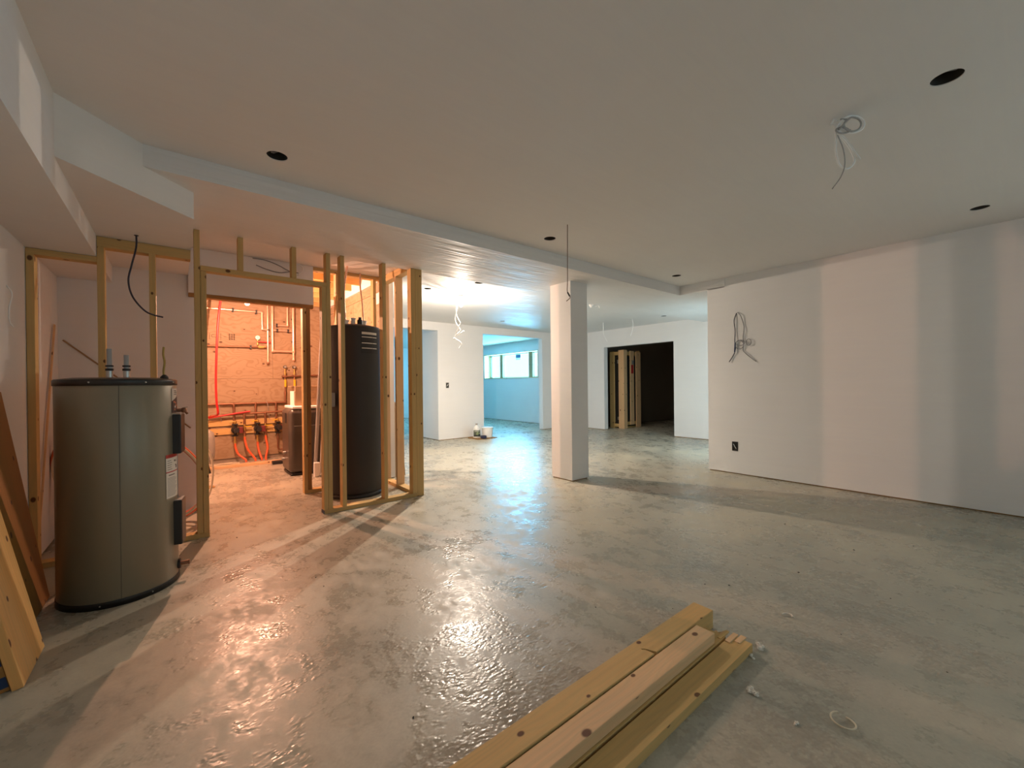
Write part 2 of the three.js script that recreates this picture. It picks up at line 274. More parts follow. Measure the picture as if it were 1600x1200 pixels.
{
  const w = thing('window_2', '', ''); delete w.userData.category; w.userData.kind = 'structure'; w.userData.label = 'strip window of the far room with three panes in raw wood';
  const y0 = 1.39, y1 = 2.23, z0 = -12.06, z1 = -9.24, xs = [8.49, 8.80];
  const f = [[z0, z0 + 0.02], [z1 - 0.02, z1]];
  mesh('window_jamb', [...f.map(([a, b]) => timber(xs[0], 8.92, y0, y1, a, b)), timber(xs[0], 8.92, y0, y0 + 0.02, z0, z1), timber(xs[0], 8.92, y1 - 0.02, y1, z0, z1)], M.pinePale, w);
  for (const [a, b] of [[-11.375, -11.23], [-9.88, -9.70]]) mesh('mullion', timber(8.68, 8.83, y0 + 0.02, y1 - 0.02, a, b), M.greyWood, w);
  mesh('window_frame', [rbox(8.75, 8.80, y0 + 0.02, y0 + 0.06, z0, z1), rbox(8.75, 8.80, y1 - 0.06, y1 - 0.02, z0, z1), rbox(8.75, 8.80, y0, y1, z0 + 0.02, z0 + 0.14), rbox(8.75, 8.80, y0, y1, z1 - 0.08, z1 - 0.02)], M.white, w);
  for (const [a, b] of [[-11.93, -11.37], [-11.23, -9.87], [-9.71, -9.31]]) mesh('pane', box(8.778, 8.782, y0 + 0.05, y1 - 0.05, a, b), M.glass, w);
  const st = mesh('sticker', box(8.772, 8.776, 2.00, 2.17, -10.63, -10.38), std({ color: rgb(0.75, 0.75, 0.75), roughness: 0.6 }), w);
  mesh('sticker_band', box(8.769, 8.772, 2.07, 2.165, -10.625, -10.385), std({ color: rgb(0.03, 0.13, 0.35), roughness: 0.6 }), st);
}
// free-standing column
{
  const c = struct('column', [box(3.75, 4.052, GAP, H.soffit + 0.02, -3.835, -3.485)], M.board, 'square white drywall column in the middle of the room');
  mesh('sole_plate', box(3.762, 4.04, 0, 0.04, -3.825, -3.497), M.pineDark, c);
}
// utility room: plywood on the back and right walls, open joists above
{
  const w = struct('wall_utility', [box(-0.95, 2.2, 0, 2.95, -8.2, -8.02)], M.concrete, 'utility room back wall sheathed in fir plywood');
  for (const [x0, x1, y0, y1] of [[-0.76, 0.05, 0.065, 1.332], [0.053, 2.088, 0.065, 1.332], [-0.76, 1.27, 1.335, 2.55], [1.273, 2.088, 1.335, 2.55], [-0.76, 2.088, 2.553, 2.90]]) mesh('plywood_sheet', box(x0, x1, y0, y1, -8.02, -8.0), M.ply, w);
  const s = struct('wall_utility', [box(2.10, 2.20, GAP, 2.95, -8.1, -5.15)], M.board, 'utility room side wall lined with plywood');
  for (const [z0, z1, y0, y1] of [[-8.0, -6.36, 0.02, 2.43], [-6.355, -5.60, 0.02, 2.43], [-5.595, -5.15, 0.02, 2.28], [-8.0, -5.15, 2.435, 2.66]]) mesh('plywood_sheet', box(2.086, 2.10, y0, y1, z0, z1), M.ply, s);
  const j = struct('ceiling_joists', [box(-0.9, 2.2, 2.86, 2.93, -8.1, -5.1)], M.ply, 'open joists over the utility room');
  for (let k = 0; k < 7; k++) mesh('joist', timber(-0.76, 2.09, 2.62, 2.86, -5.55 - k * 0.405, -5.512 - k * 0.405), M.pine, j);
}

// ------------------------------------------------------------------ stud framing
const Z0 = -4.219, Z1 = -4.13;                                   // front stud wall, 89 mm deep
{
  const t = thing('stud_wall', 'unfinished pine stud wall standing behind the grey water heater', 'stud wall', [-0.33, 0, -4.175]);
  const T = (n, x0, x1, y0, y1, m = M.pine) => { const q = mesh(n, timber(x0, x1, y0, y1, Z0, Z1).translate(0.33, 0, 4.175), m, t); return q; };
  T('bottom_plate', -0.763, 0.198, 0, 0.038);
  T('top_plate', -0.763, -0.428, H.beam - 0.042, H.beam - 0.002);
  T('top_plate', -0.428, 0.098, H.low - 0.075, H.low - 0.002);
  T('stud', -0.763, -0.725, 0.038, H.beam - 0.042); T('stud', -0.428, -0.39, 0.038, H.low - 0.075); T('stud', -0.15, -0.112, 0.038, H.low - 0.075);
}
{
  const t = thing('door_frame', 'rough pine stud frame of the doorway into the orange-lit utility room', 'door frame', [0.64, 0, -4.175]);
  const T = (n, x0, x1, y0, y1, m = M.pine) => mesh(n, timber(x0, x1, y0, y1, Z0, Z1).translate(-0.64, 0, 4.175), m, t);
  T('king_stud', 0.119, 0.157, 0.038, H.soffit - 0.001); T('jack_stud', 0.159, 0.197, 0.038, 2.132);
  T('header', 0.159, 1.115, 2.134, 2.174);
  T('cripple_stud', 0.412, 0.45, 2.175, H.soffit - 0.001); T('cripple_stud', 0.816, 0.854, 2.175, H.soffit - 0.001);
  T('jack_stud', 1.066, 1.104, 0.038, 2.132);
}
{
  const t = thing('stud_enclosure', 'pine stud corner enclosure around the tall black tank', 'stud wall', [1.58, 0, -4.175]);
  const T = (n, x0, x1, y0, y1, z0 = Z0, z1 = Z1, m = M.pine) => mesh(n, timber(x0, x1, y0, y1, z0, z1).translate(-1.58, 0, 4.175), m, t);
  const bp = T('bottom_plate', 1.064, 2.09, 0, 0.038);
  mesh('paint_mark', box(1.0625, 1.0665, 0.002, 0.036, Z0 + 0.002, Z1 + 0.0005).translate(-1.58, 0, 4.175), M.bluePaint, bp);
  T('king_stud', 1.106, 1.144, 0.038, H.soffit - 0.001);
  T('stud', 1.235, 1.273, 0.038, H.soffit - 0.001); T('stud', 1.648, 1.686, 0.038, H.soffit - 0.001);
  T('corner_post', 1.962, 2.012, 0.038, H.soffit - 0.001); T('corner_post', 2.013, 2.09, 0.038, H.soffit - 0.001, -4.168, Z1);
  T('bottom_plate', 2.001, 2.09, 0, 0.038, -5.14, Z0 - 0.001);
  T('top_plate', 2.001, 2.09, H.hall - 0.04, H.hall - 0.001, -5.14, Z0 - 0.001); T('top_plate', 2.001, 2.09, H.hall - 0.079, H.hall - 0.041, -5.14, Z0 - 0.001);
  T('stud', 2.001, 2.09, 0.038, H.hall - 0.079, -4.66, -4.622, M.pinePale); T('stud', 2.001, 2.09, 0.038, H.hall - 0.079, -5.06, -5.022, M.pinePale);
}
{
  const za = -5.143, zb = -5.054;
  const t = thing('stud_partition', 'inner stud partition behind the black tank with a drywalled header', 'stud wall', [1.1, 0, -5.1]);
  const T = (n, x0, x1, y0, y1, m = M.pine) => mesh(n, timber(x0, x1, y0, y1, za, zb).translate(-1.1, 0, 5.1), m, t);
  T('bottom_plate', 1.10, 1.995, 0, 0.038); T('top_plate', 0.1, 1.995, H.hall - 0.04, H.hall - 0.002);
  T('stud', 1.10, 1.138, 0.038, 2.075); T('stud', 1.14, 1.178, 0.038, 2.075, M.pineBrown); T('stud', 1.46, 1.498, 0.038, H.hall - 0.04); T('stud', 1.90, 1.938, 0.038, H.hall - 0.04);
  T('header', 0.1, 1.215, 2.077, 2.114, M.pineBrown);
  mesh('drywall_panel', box(0.1, 1.213, 2.115, H.hall - 0.001, zb + 0.0005, zb + 0.012).translate(-1.1, 0, 5.1), M.board, t);
  mesh('drywall_panel', box(0.1, 1.213, 2.115, H.hall - 0.001, za - 0.012, za - 0.0005).translate(-1.1, 0, 5.1), M.board, t);
}

// ------------------------------------------------------------------ canvas prints
function canvasTex(w, h, draw) { const c = document.createElement('canvas'); c.width = w; c.height = h; const g = c.getContext('2d'); draw(g, w, h); const t = new THREE.CanvasTexture(c); t.colorSpace = THREE.SRGBColorSpace; return t; }
const lines = (g, x, y, w, n, step, th, color) => { g.fillStyle = color; for (let k = 0; k < n; k++) g.fillRect(x, y + k * step, w * (0.72 + 0.28 * (((k * 37) % 10) / 10)), th); };
const warnTex = canvasTex(256, 384, (g, w, h) => {
  g.fillStyle = '#d9d2c6'; g.fillRect(0, 0, w, h);
  g.fillStyle = '#b5362c'; g.fillRect(0, 0, w, 30); g.fillRect(0, 150, w, 9);
  lines(g, 22, 52, 90, 5, 19, 5, '#77706a'); lines(g, 22, 205, 205, 14, 12, 4, '#8b857d'); lines(g, 40, 178, 170, 1, 12, 8, '#544e49');
  g.fillStyle = '#2c2523'; g.fillRect(150, 55, 30, 16); g.beginPath(); g.moveTo(190, 74); g.lineTo(218, 74); g.lineTo(214, 42); g.closePath(); g.fill(); g.beginPath(); g.arc(206, 118, 16, 0, 7); g.fill(); g.fillRect(176, 98, 22, 10);
});
const energyTex = canvasTex(256, 384, (g, w, h) => {
  g.fillStyle = '#c9c0b5'; g.fillRect(0, 0, w, h); lines(g, 60, 30, 130, 3, 28, 12, '#4a403c');
  g.fillStyle = '#3a1f1c'; g.beginPath(); g.moveTo(0, 200); g.lineTo(w, 90); g.lineTo(w, h); g.lineTo(0, h); g.closePath(); g.fill();
  g.fillStyle = '#c4683c'; for (let k = 0; k < 9; k++) { g.beginPath(); g.arc(60 + (k * 71) % 180, 210 + (k * 53) % 150, 16, 0, 7); g.fill(); }
  g.fillStyle = '#d8d2c8'; g.beginPath(); g.arc(100, 290, 20, 0, 7); g.fill();
});
const plateTex = canvasTex(256, 320, (g, w, h) => {
  g.fillStyle = '#17120f'; g.fillRect(0, 0, w, h);
  g.fillStyle = '#cfc8bc'; g.fillRect(14, 18, w - 28, 34);
  for (const y of [84, 170, 243]) { g.fillStyle = '#d9d2c6'; g.fillRect(14, y, w - 28, 12); }
  g.fillStyle = '#2b2521'; for (let k = 0; k < 9; k++) g.fillRect(20 + k * 24, 110 + (k % 3) * 6, 14, 40);
  g.fillStyle = '#332c27'; g.fillRect(164, 60, 4, 250); lines(g, 20, 270, 120, 3, 14, 5, '#2d2723');
});
const stampTex = canvasTex(256, 96, (g, w, h) => {
  g.fillStyle = '#000'; g.fillRect(0, 0, w, h); g.strokeStyle = '#aaa'; g.lineWidth = 3;
  g.beginPath(); g.moveTo(4, 4); g.lineTo(4, 90); g.lineTo(24, 90); g.moveTo(110, 4); g.lineTo(110, 90); g.stroke();
  g.beginPath(); g.arc(40, 44, 18, 0.6, 5.4); g.moveTo(58, 70); g.quadraticCurveTo(72, 20, 88, 70); g.stroke();
  g.fillStyle = '#999'; for (let r = 0; r < 4; r++) for (let k = 0; k < 3; k++) g.fillRect(186 + k * 22, 6 + r * 22, 16, 14);
  g.fillRect(136, 46, 26, 4);
});
function patch(r, h, a0, a1, y) { const g = new THREE.CylinderGeometry(r, r, h, 16, 1, true, a0, a1 - a0); return clean(g.translate(0, y, 0)); }

// ------------------------------------------------------------------ grey water heater
{
  const C = [-0.267, 0, -3.42], R = 0.268, f = 0.078;            // f: direction towards the middle of the room's near side
  const t = thing('water_heater', 'wide grey electric water heater with black rims on the bare floor', 'water heater', C);
  mesh('tank', lathe([[0.02, 0.03], [R, 0.03], [R, 1.225], [0.02, 1.225]]), M.tankGrey, t);
  mesh('bottom_rim', lathe([[0.05, 0], [R + 0.004, 0], [R + 0.004, 0.034], [R - 0.002, 0.036], [0.05, 0.036]]), M.black, t);
  const cap = mesh('top_cap', lathe([[R - 0.01, 1.216], [R + 0.005, 1.216], [R + 0.005, 1.246], [R - 0.002, 1.252], [0.2, 1.262], [0.0, 1.264]]), M.blackGloss, t);
  for (const a of [-0.45, 0.42, 1.1]) mesh('screw', ball([(R + 0.005) * Math.sin(f + a), 1.234, (R + 0.005) * Math.cos(f + a)], 0.0045), M.steel, cap);
  for (const a of [-0.33, 0.5]) mesh('screw', ball([(R + 0.004) * Math.sin(f + a), 0.018, (R + 0.004) * Math.cos(f + a)], 0.004), M.steel, t.children[1]);
  mesh('seam', [patch(R + 0.0012, 1.18, f - 0.012, f + 0.0, 0.628)], std({ color: rgb(0.12, 0.105, 0.08), roughness: 0.5 }), t);
  for (const [x, z, h] of [[-0.04, 0.0, 0.175], [0.035, 0.01, 0.14]]) {
    const n = mesh('water_nipple', [cyl([x, 1.26, z], [x, 1.26 + h, z], 0.013, 16, 0.0125)], M.pvc, t);
    mesh('rubber_band', [cyl([x, 1.305, z], [x, 1.318, z], 0.019, 18), cyl([x, 1.328, z], [x, 1.338, z], 0.0185, 18)], M.black, n);
    mesh('dielectric_collar', cyl([x, 1.258, z], [x, 1.303, z], 0.0165, 18), M.steel, n);
  }
  mesh('supply_wire', tube([[0.21, 1.25, 0.05], [0.207, 1.30, 0.05], [0.212, 1.36, 0.045], [0.206, 1.41, 0.04], [0.209, 1.455, 0.04]], 0.0055, 30), M.yellowWire, t);
  mesh('conduit_clamp', lathe([[0.004, 1.25], [0.022, 1.25], [0.02, 1.268], [0.008, 1.282], [0.004, 1.282]], [0.21, 0, 0.05], 18), M.black, t);
  const onSkin = (g, a) => g.translate(0, 0, R).applyMatrix4(new THREE.Matrix4().makeRotationY(f + a));
  for (const [y0, y1] of [[0.79, 1.035], [0.225, 0.50]]) {
    const p = mesh('element_cover', onSkin(rbox(-0.065, 0.065, y0, y1, -0.03, 0.034, 0.008, 3), 1.33), M.blackGloss, t);
    mesh('cover_edge', onSkin(rbox(-0.06, 0.06, y1 - 0.005, y1 + 0.003, -0.025, 0.03, 0.003), 1.33), M.greyPaint, p);
  }
  const lab = mesh('warning_label', patch(R + 0.0018, 0.265, f + 0.84, f + 1.33, 0.66), std({ map: warnTex, roughness: 0.6 }), t); lab.userData.label = 'white label with a red band and small print';
  mesh('energy_label', patch(R + 0.0018, 0.15, f + 1.06, f + 1.5, 1.12), std({ map: energyTex, roughness: 0.6 }), t).userData.label = 'small dark and white printed label near the top';
  mesh('label_strip', patch(R + 0.0022, 0.30, f + 1.34, f + 1.44, 0.655), std({ color: rgb(0.06, 0.17, 0.24), roughness: 0.5 }), t).userData.label = 'blue edge strip';
  const d = (a, r) => [r * Math.sin(f + a), r * Math.cos(f + a)];
  { const [x, z] = d(1.5, R - 0.01), [x2, z2] = d(1.5, R + 0.035), [x3, z3] = d(1.5, R + 0.055);
    const v = mesh('relief_valve', [cyl([x, 1.055, z], [x2, 1.055, z2], 0.011), ball([x2, 1.055, z2], 0.017), cyl([x2, 1.055, z2], [x3, 1.03, z3], 0.007)], M.copperDull, t);
    mesh('lever', cyl([x2, 1.07, z2], [x3, 1.075, z3], 0.003), M.steel, v); }
  { const [x, z] = d(1.36, R - 0.004), [x2, z2] = d(1.36, R + 0.012), [x3, z3] = d(1.36, R + 0.05);
    const v = mesh('drain_valve', [cyl([x, 0.085, z], [x2, 0.085, z2], 0.03, 22)], M.black, t);
    mesh('spout', [cyl([x2, 0.085, z2], [x3, 0.085, z3], 0.012), cyl([x3, 0.085, z3], [...d(1.36, R + 0.058).slice(0, 1), 0.085, d(1.36, R + 0.058)[1]], 0.015)], M.copperDull, v); }
}
// ------------------------------------------------------------------ tall black tank
{
  const R = 0.294, f = -0.318;
  const t = thing('storage_tank', 'tall matt black storage tank inside the stud enclosure', 'tank', [1.56, 0, -4.74]);
  mesh('tank', lathe([[0.02, 0.05], [R, 0.05], [R, 1.80], [R + 0.003, 1.80], [R + 0.003, 1.835], [R - 0.02, 1.85], [0.18, 1.872], [0, 1.88]]), M.tankBlack, t);
  mesh('base_ring', lathe([[0.1, 0], [R - 0.004, 0], [R + 0.006, 0.012], [R - 0.002, 0.05], [0.1, 0.05]]), M.black, t);
  mesh('rating_plate', patch(R + 0.0015, 0.24, f + 0.22, f + 0.93, 1.67), std({ map: plateTex, roughness: 0.5 }), t).userData.label = 'black rating plate with pale ruled lines';
  for (const [x, z, h, m, w] of [[-0.10, 0.03, 0.05, M.white, 0.03], [-0.03, 0.06, 0.075, M.white, 0.025], [0.10, 0.02, 0.06, M.white, 0.03]]) mesh('pipe_stub', [cyl([x, 1.86, z], [x, 1.87 + h, z], w, 16), cyl([x, 1.86 + h, z], [x, 1.875 + h, z], w * 1.2, 16)], m, t);
  mesh('anode_fitting', [cyl([0.035, 1.86, 0.09], [0.035, 1.93, 0.09], 0.03, 8), cyl([0.035, 1.93, 0.09], [0.035, 1.96, 0.09], 0.018, 16)], M.black, t);
  mesh('control_box', rbox(-0.335, -0.255, 0.98, 1.13, 0.06, 0.16, 0.008), M.greyPaint, t).userData.label = 'small grey control box on the side';
  mesh('copper_lead', tube([[-0.1, 1.9, 0.03], [-0.11, 2.1, 0.02], [-0.10, 2.3, 0.0], [-0.05, 2.545, -0.05]], 0.011, 30), M.copper, t);
  mesh('copper_lead', tube([[0.10, 1.9, 0.02], [0.13, 2.15, -0.1], [0.16, 2.4, -0.25], [0.17, 2.545, -0.27]], 0.009, 30), M.copper, t);
}

// ------------------------------------------------------------------ light bulbs
function bulb(label, at, ceilingY, conf, withPlate) {
  const t = thing('light_bulb', label, 'light', [at[0], ceilingY, at[2]]);
  const y = at[1] - ceilingY;
  if (withPlate) mesh('ceiling_box', lathe([[0, 0], [0.052, 0], [0.05, -0.008], [0.02, -0.012], [0, -0.012]], [0, 0, 0], 32), M.greyPaint, t);
  mesh('cord', cyl([0, 0, 0], [0, y + 0.09, 0], 0.004), M.wireGrey, t);
  mesh('lamp_socket', lathe([[0.004, y + 0.095], [0.017, y + 0.09], [0.019, y + 0.04], [0.013, y + 0.035], [0.004, y + 0.035]], [0, 0, 0], 24), M.greyPaint, t);
  mesh('glass_bulb', lathe([[0.0, y - 0.034], [0.018, y - 0.03], [0.029, y - 0.012], [0.030, y + 0.002], [0.022, y + 0.022], [0.013, y + 0.036], [0.0, y + 0.04]], [0, 0, 0], 24), std({ color: rgb(1, 0.95, 0.9), emissive: rgb(...conf.color), emissiveIntensity: 6, roughness: 0.3 }), t);
  const l = new THREE.PointLight(rgb(...conf.color), conf.power, 0, 2); l.position.set(...at); l.castShadow = true; l.shadow.radius = 0.5; scene.add(l);
  if (conf.down) {                                              // the socket hides the upper side of the bulb: more light goes down than up
    const d = new THREE.SpotLight(rgb(...conf.color), conf.down, 0, 1.5, 0.4, 2); d.position.set(at[0], at[1] - 0.004, at[2]); d.target.position.set(at[0], 0, at[2]);
    d.castShadow = true; d.shadow.radius = 0.5; scene.add(d); scene.add(d.target); d.target.name = 'light_target';
  }
  return t;
}
const hb = bulb('bare lit bulb on a short cord under the white hall ceiling', [3.345, 2.402, -5.335], H.hall, LIGHT.hall, true);
bulb('bare lit bulb among the joists of the utility room', [0.71, 2.265, -6.20], 2.86, LIGHT.utility, false);
{
  const t = thing('dangling_cable', 'knotted white cable dangling beside the lit hall bulb', 'cable', [3.265, 2.55, -5.27]);
  const p = (dx, y) => [dx * 0.777 , y - 2.55, dx * 0.629];
  mesh('cable', tube([p(0.0, 2.552), p(-0.03, 2.50), p(-0.037, 2.38), p(-0.038, 2.24), p(0.0, 2.15), p(0.02, 2.11), p(-0.005, 2.06), p(-0.04, 1.97), p(-0.045, 1.93), p(0.0, 1.945), p(0.06, 1.99)], 0.006, 90), M.white, t);
  mesh('cable', tube([p(0.0, 2.545), p(-0.03, 2.3), p(-0.055, 2.2), p(-0.05, 2.13), p(-0.01, 2.06), p(0.02, 2.0), p(-0.02, 1.96), p(-0.06, 1.92), p(-0.05, 1.88), p(0.01, 1.84), p(0.03, 1.80), p(0.0, 1.74)], 0.006, 90), M.white, t);
  mesh('wrap', ball(p(-0.07, 1.885), 0.015), M.white, t); mesh('wrap', ball(p(0.065, 1.99), 0.013), M.white, t);
}

// ------------------------------------------------------------------ recessed light holes
function lightHole(x, z, y, label, group) {
  const t = thing('recessed_light', label, 'ceiling light', [x, y, z], group);
  mesh('housing', lathe([[0.0545, 0.004], [0.0555, 0.004], [0.0555, 0.12], [0.0, 0.12], [0.0, 0.118], [0.0535, 0.118], [0.0535, 0.004]], [0, 0, 0], 32), M.housing, t);
  mesh('lead_wire', tube([[0.01, 0.117, 0.0], [0.03, 0.06, 0.01], [0.0, 0.022, 0.03], [-0.03, 0.016, 0.0], [-0.01, 0.03, -0.03], [0.02, 0.05, -0.02]], 0.003, 40, 6), M.wireGrey, t);
}
const trayNames = ['empty round light hole in the tray ceiling above the stud doorway', 'empty round light hole in the tray ceiling beside the hanging brown wire', 'largest looking round light hole, near the coiled white cable on the tray ceiling', 'thin looking round light hole near the long right wall', 'small round light hole in the far corner of the tray ceiling'];
TRAY_HOLES.forEach(([x, z], i) => lightHole(x, z, H.tray, trayNames[i], 'recessed light holes in the tray ceiling'));
const hallNames = ['round light hole in the hall ceiling right beside the stud corner post', 'round light hole in the hall ceiling just above the lit bulb', 'round light hole in the hall ceiling over the opening to the daylit room', 'round light hole in the hall ceiling above the dark store room opening'];
HALL_HOLES.forEach(([x, z], i) => lightHole(x, z, H.hall, hallNames[i], 'recessed light holes in the hall ceiling'));

// ------------------------------------------------------------------ loose cables
{
  const t = thing('hanging_cable', 'dark cable curling from the ceiling above the grey water heater', 'cable', [-0.209, H.low, -3.96]);
  mesh('cable', tube([[0, 0.01, 0], [-0.001, -0.078, 0], [-0.026, -0.218, 0.01], [-0.043, -0.334, 0.02], [-0.021, -0.443, 0.02], [0.046, -0.536, 0.01], [0.09, -0.556, 0], [0.14, -0.567, 0]], 0.0055, 70), M.wireNavy, t);
  mesh('hole_rim', lathe([[0.004, -0.002], [0.013, -0.002], [0.013, 0.002], [0.004, 0.002]], [0, 0, 0], 20), M.dark, t);
}
{
  const t = thing('hanging_wire', 'thin brown wire hanging from the tray ceiling in front of the column', 'cable', [2.656, H.tray, -2.495]);
  mesh('wire', tube([[0, 0.01, 0], [-0.004, -0.27, 0], [-0.007, -0.494, 0], [-0.008, -0.59, 0], [0.006, -0.612, 0.01], [0.010, -0.635, 0.012], [-0.012, -0.664, -0.01]], 0.0035, 60, 6), M.wireBrown, t);
  mesh('taped_joint', cyl([-0.008, -0.588, 0], [0.008, -0.622, 0.01], 0.0065, 10), M.black, t);
}
{ // coil on the tray ceiling; a runs along the image's right, b up
  const O = [2.735, H.tray, -0.61], t = thing('cable_coil', 'coiled white cable hanging from the tray ceiling between the light holes', 'cable', O);
  const q = (a, b, c = 0) => [a * 0.777 - c * 0.629, b, a * 0.629 + c * 0.777];
  const loop = (ca, cb, ra, rb, c0, n = 12, a0 = 0, a1 = 2 * Math.PI) => Array.from({ length: n + 1 }, (_, i) => { const w = a0 + (a1 - a0) * i / n; return q(ca + ra * Math.cos(w), cb + rb * Math.sin(w), c0 + 0.01 * i / n); });
  mesh('cable', tube([q(-0.03, 0.005), q(-0.045, -0.03), ...loop(0.045, -0.045, 0.062, 0.042, 0.02, 12, 2.6, 8.9), q(-0.035, -0.06, 0.02), q(-0.01, -0.085, 0.02)], 0.0052, 120, 7), M.wire, t);
  mesh('cable', tube([q(-0.02, -0.02, 0.03), ...loop(0.035, -0.055, 0.042, 0.034, 0.035, 12, 2.2, 8.2), q(-0.03, -0.075, 0.03)], 0.0046, 110, 7), M.wireMid, t);
  mesh('cable', tube([q(-0.025, 0.005), q(-0.02, -0.09), q(-0.022, -0.17), q(0.0, -0.245), q(0.04, -0.262), q(0.075, -0.225), q(0.06, -0.17), q(0.02, -0.11), q(-0.01, -0.085)], 0.005, 100, 7), M.wire, t);
  mesh('cable', tube([q(-0.02, -0.09, 0.01), q(0.01, -0.17, 0.01), q(0.016, -0.25, 0.01), q(-0.005, -0.31, 0.01), q(-0.05, -0.372, 0.01)], 0.003, 60, 6), M.wireMid, t);
  mesh('cable', tube([q(-0.01, -0.085, 0.015), q(0.03, -0.13, 0.015), q(0.062, -0.175, 0.015), q(0.095, -0.222, 0.015)], 0.0045, 30, 6), M.wire, t);
  mesh('loop_tie', tube(loop(-0.005, -0.075, 0.035, 0.016, 0.02, 12), 0.0046, 60, 7, false), M.wireMid, t);
}
{
  const O = [5.66, 2.107, -2.35], t = thing('wall_cable', 'dark blue and grey cable tied in a loop against the right wall', 'cable', O);
  const X = -0.012, L = (pts, r, m, n = 60) => mesh('cable', tube(pts.map(([y, z], i) => [i ? X - 0.012 * (i % 2) : 0.01, y - 2.107, z + 2.35]), r, n, 7), m, t);
  L([[2.107, -2.35], [2.0, -2.372], [1.86, -2.366], [1.72, -2.366], [1.66, -2.362], [1.58, -2.37], [1.53, -2.40], [1.46, -2.44]], 0.0055, M.wireNavy);
  L([[2.107, -2.35], [2.06, -2.30], [1.93, -2.262], [1.86, -2.255], [1.77, -2.27], [1.68, -2.26], [1.60, -2.27], [1.56, -2.235], [1.45, -2.12]], 0.005, M.wireGrey);
  const ring = (cy, cz, ry, rz) => mesh('loop', tube(Array.from({ length: 14 }, (_, i) => [X - 0.012, cy - 2.107 + ry * Math.sin(i / 14 * 6.283), cz + 2.35 + rz * Math.cos(i / 14 * 6.283)]), 0.0045, 60, 7, true), M.wireGrey, t);
  ring(1.675, -2.31, 0.055, 0.05); ring(1.70, -2.30, 0.035, 0.052); ring(1.70, -2.20, 0.04, 0.03);
  mesh('tape', cyl([X - 0.01, -0.40, -0.012], [X - 0.01, -0.52, -0.02], 0.009, 10), M.bluePaint, t);
}
for (const [x, z, pts, lab] of [[7.4, -5.9, [[0, 0, 0], [0.0, -0.1, 0], [0.0, -0.24, 0.0], [0.03, -0.35, 0.03], [0.06, -0.43, 0.06]], 'thin pale wire hanging from the hall ceiling left of the dark opening'], [7.5, -5.22, [[0, 0, 0], [0.02, -0.1, 0.01], [0.0, -0.26, 0], [-0.03, -0.36, -0.02]], 'thin pale wire hanging from the hall ceiling before the dark opening']]) {
  const t = tag(mesh('hanging_wire', tube(pts, 0.005, 40, 6), M.wire), lab, 'cable'); t.position.set(x, H.hall + 0.004, z);
}
{
  const t = thing('lamp_holder', 'small white lamp holder on the hall ceiling right of the column', 'lamp holder', [5.55, H.hall, -4.68]);
  mesh('holder', lathe([[0, -0.05], [0.02, -0.05], [0.026, -0.03], [0.04, -0.004], [0.04, 0], [0, 0]], [0, 0, 0], 24), M.white, t);
  mesh('cable_end', tube([[0.03, 0, 0.02], [0.07, -0.03, 0.05], [0.10, -0.02, 0.08], [0.11, -0.055, 0.09]], 0.006, 24, 6), M.white, t);
}
{
  const t = thing('cable_loop', 'thin dark cable tails over the white header behind the doorway', 'cable', [0.99, 2.48, -5.035]);
  const c = (pts) => mesh('cable', tube(pts.map(([x, y]) => [x - 0.99, y - 2.48, 0]), 0.005, 40, 6), M.wireGrey, t);
  c([[0.63, 2.535], [0.75, 2.534], [0.87, 2.50], [0.96, 2.46], [1.06, 2.43]]); c([[0.66, 2.47], [0.76, 2.44], [0.88, 2.425], [0.98, 2.45], [1.06, 2.45]]);
  mesh('loop', tube([[0.0, 0.02, 0.012], [0.06, 0.07, 0.012], [0.115, 0.03, 0.012], [0.085, -0.04, 0.012], [0.04, -0.05, 0.012]], 0.0055, 40, 6), M.wire, t);
}
{
  const t = thing('wall_wire', 'thin pale wire end sticking out of the left wall', 'cable', [-0.765, 1.81, -3.74]);
  mesh('wire', tube([[0.0, 0.0, 0], [0.02, -0.04, 0.0], [0.016, -0.13, 0.03], [0.014, -0.21, 0.02], [0.02, -0.24, -0.02]], 0.0035, 30, 6), M.wire, t);
}
{
  const t = tag(mesh('wood_strip', timber(-0.005, 0.005, 0, 1.83, -0.012, 0.012, 0.001), M.pinePale), 'thin wood strip leaning in the corner behind the grey heater', 'wood strip');
  t.position.set(-0.752, 0.0, -4.16); t.rotation.x = -0.36; t.position.z = -4.24;
  const u = tag(mesh('thin_rod', cyl([0, 0, 0], [0.84, -0.80, 0.0], 0.006, 8), M.cardboard), 'thin tan rod leaning diagonally on the white wall behind the grey heater', 'rod');
  u.position.set(-0.735, 1.61, -5.074);
}

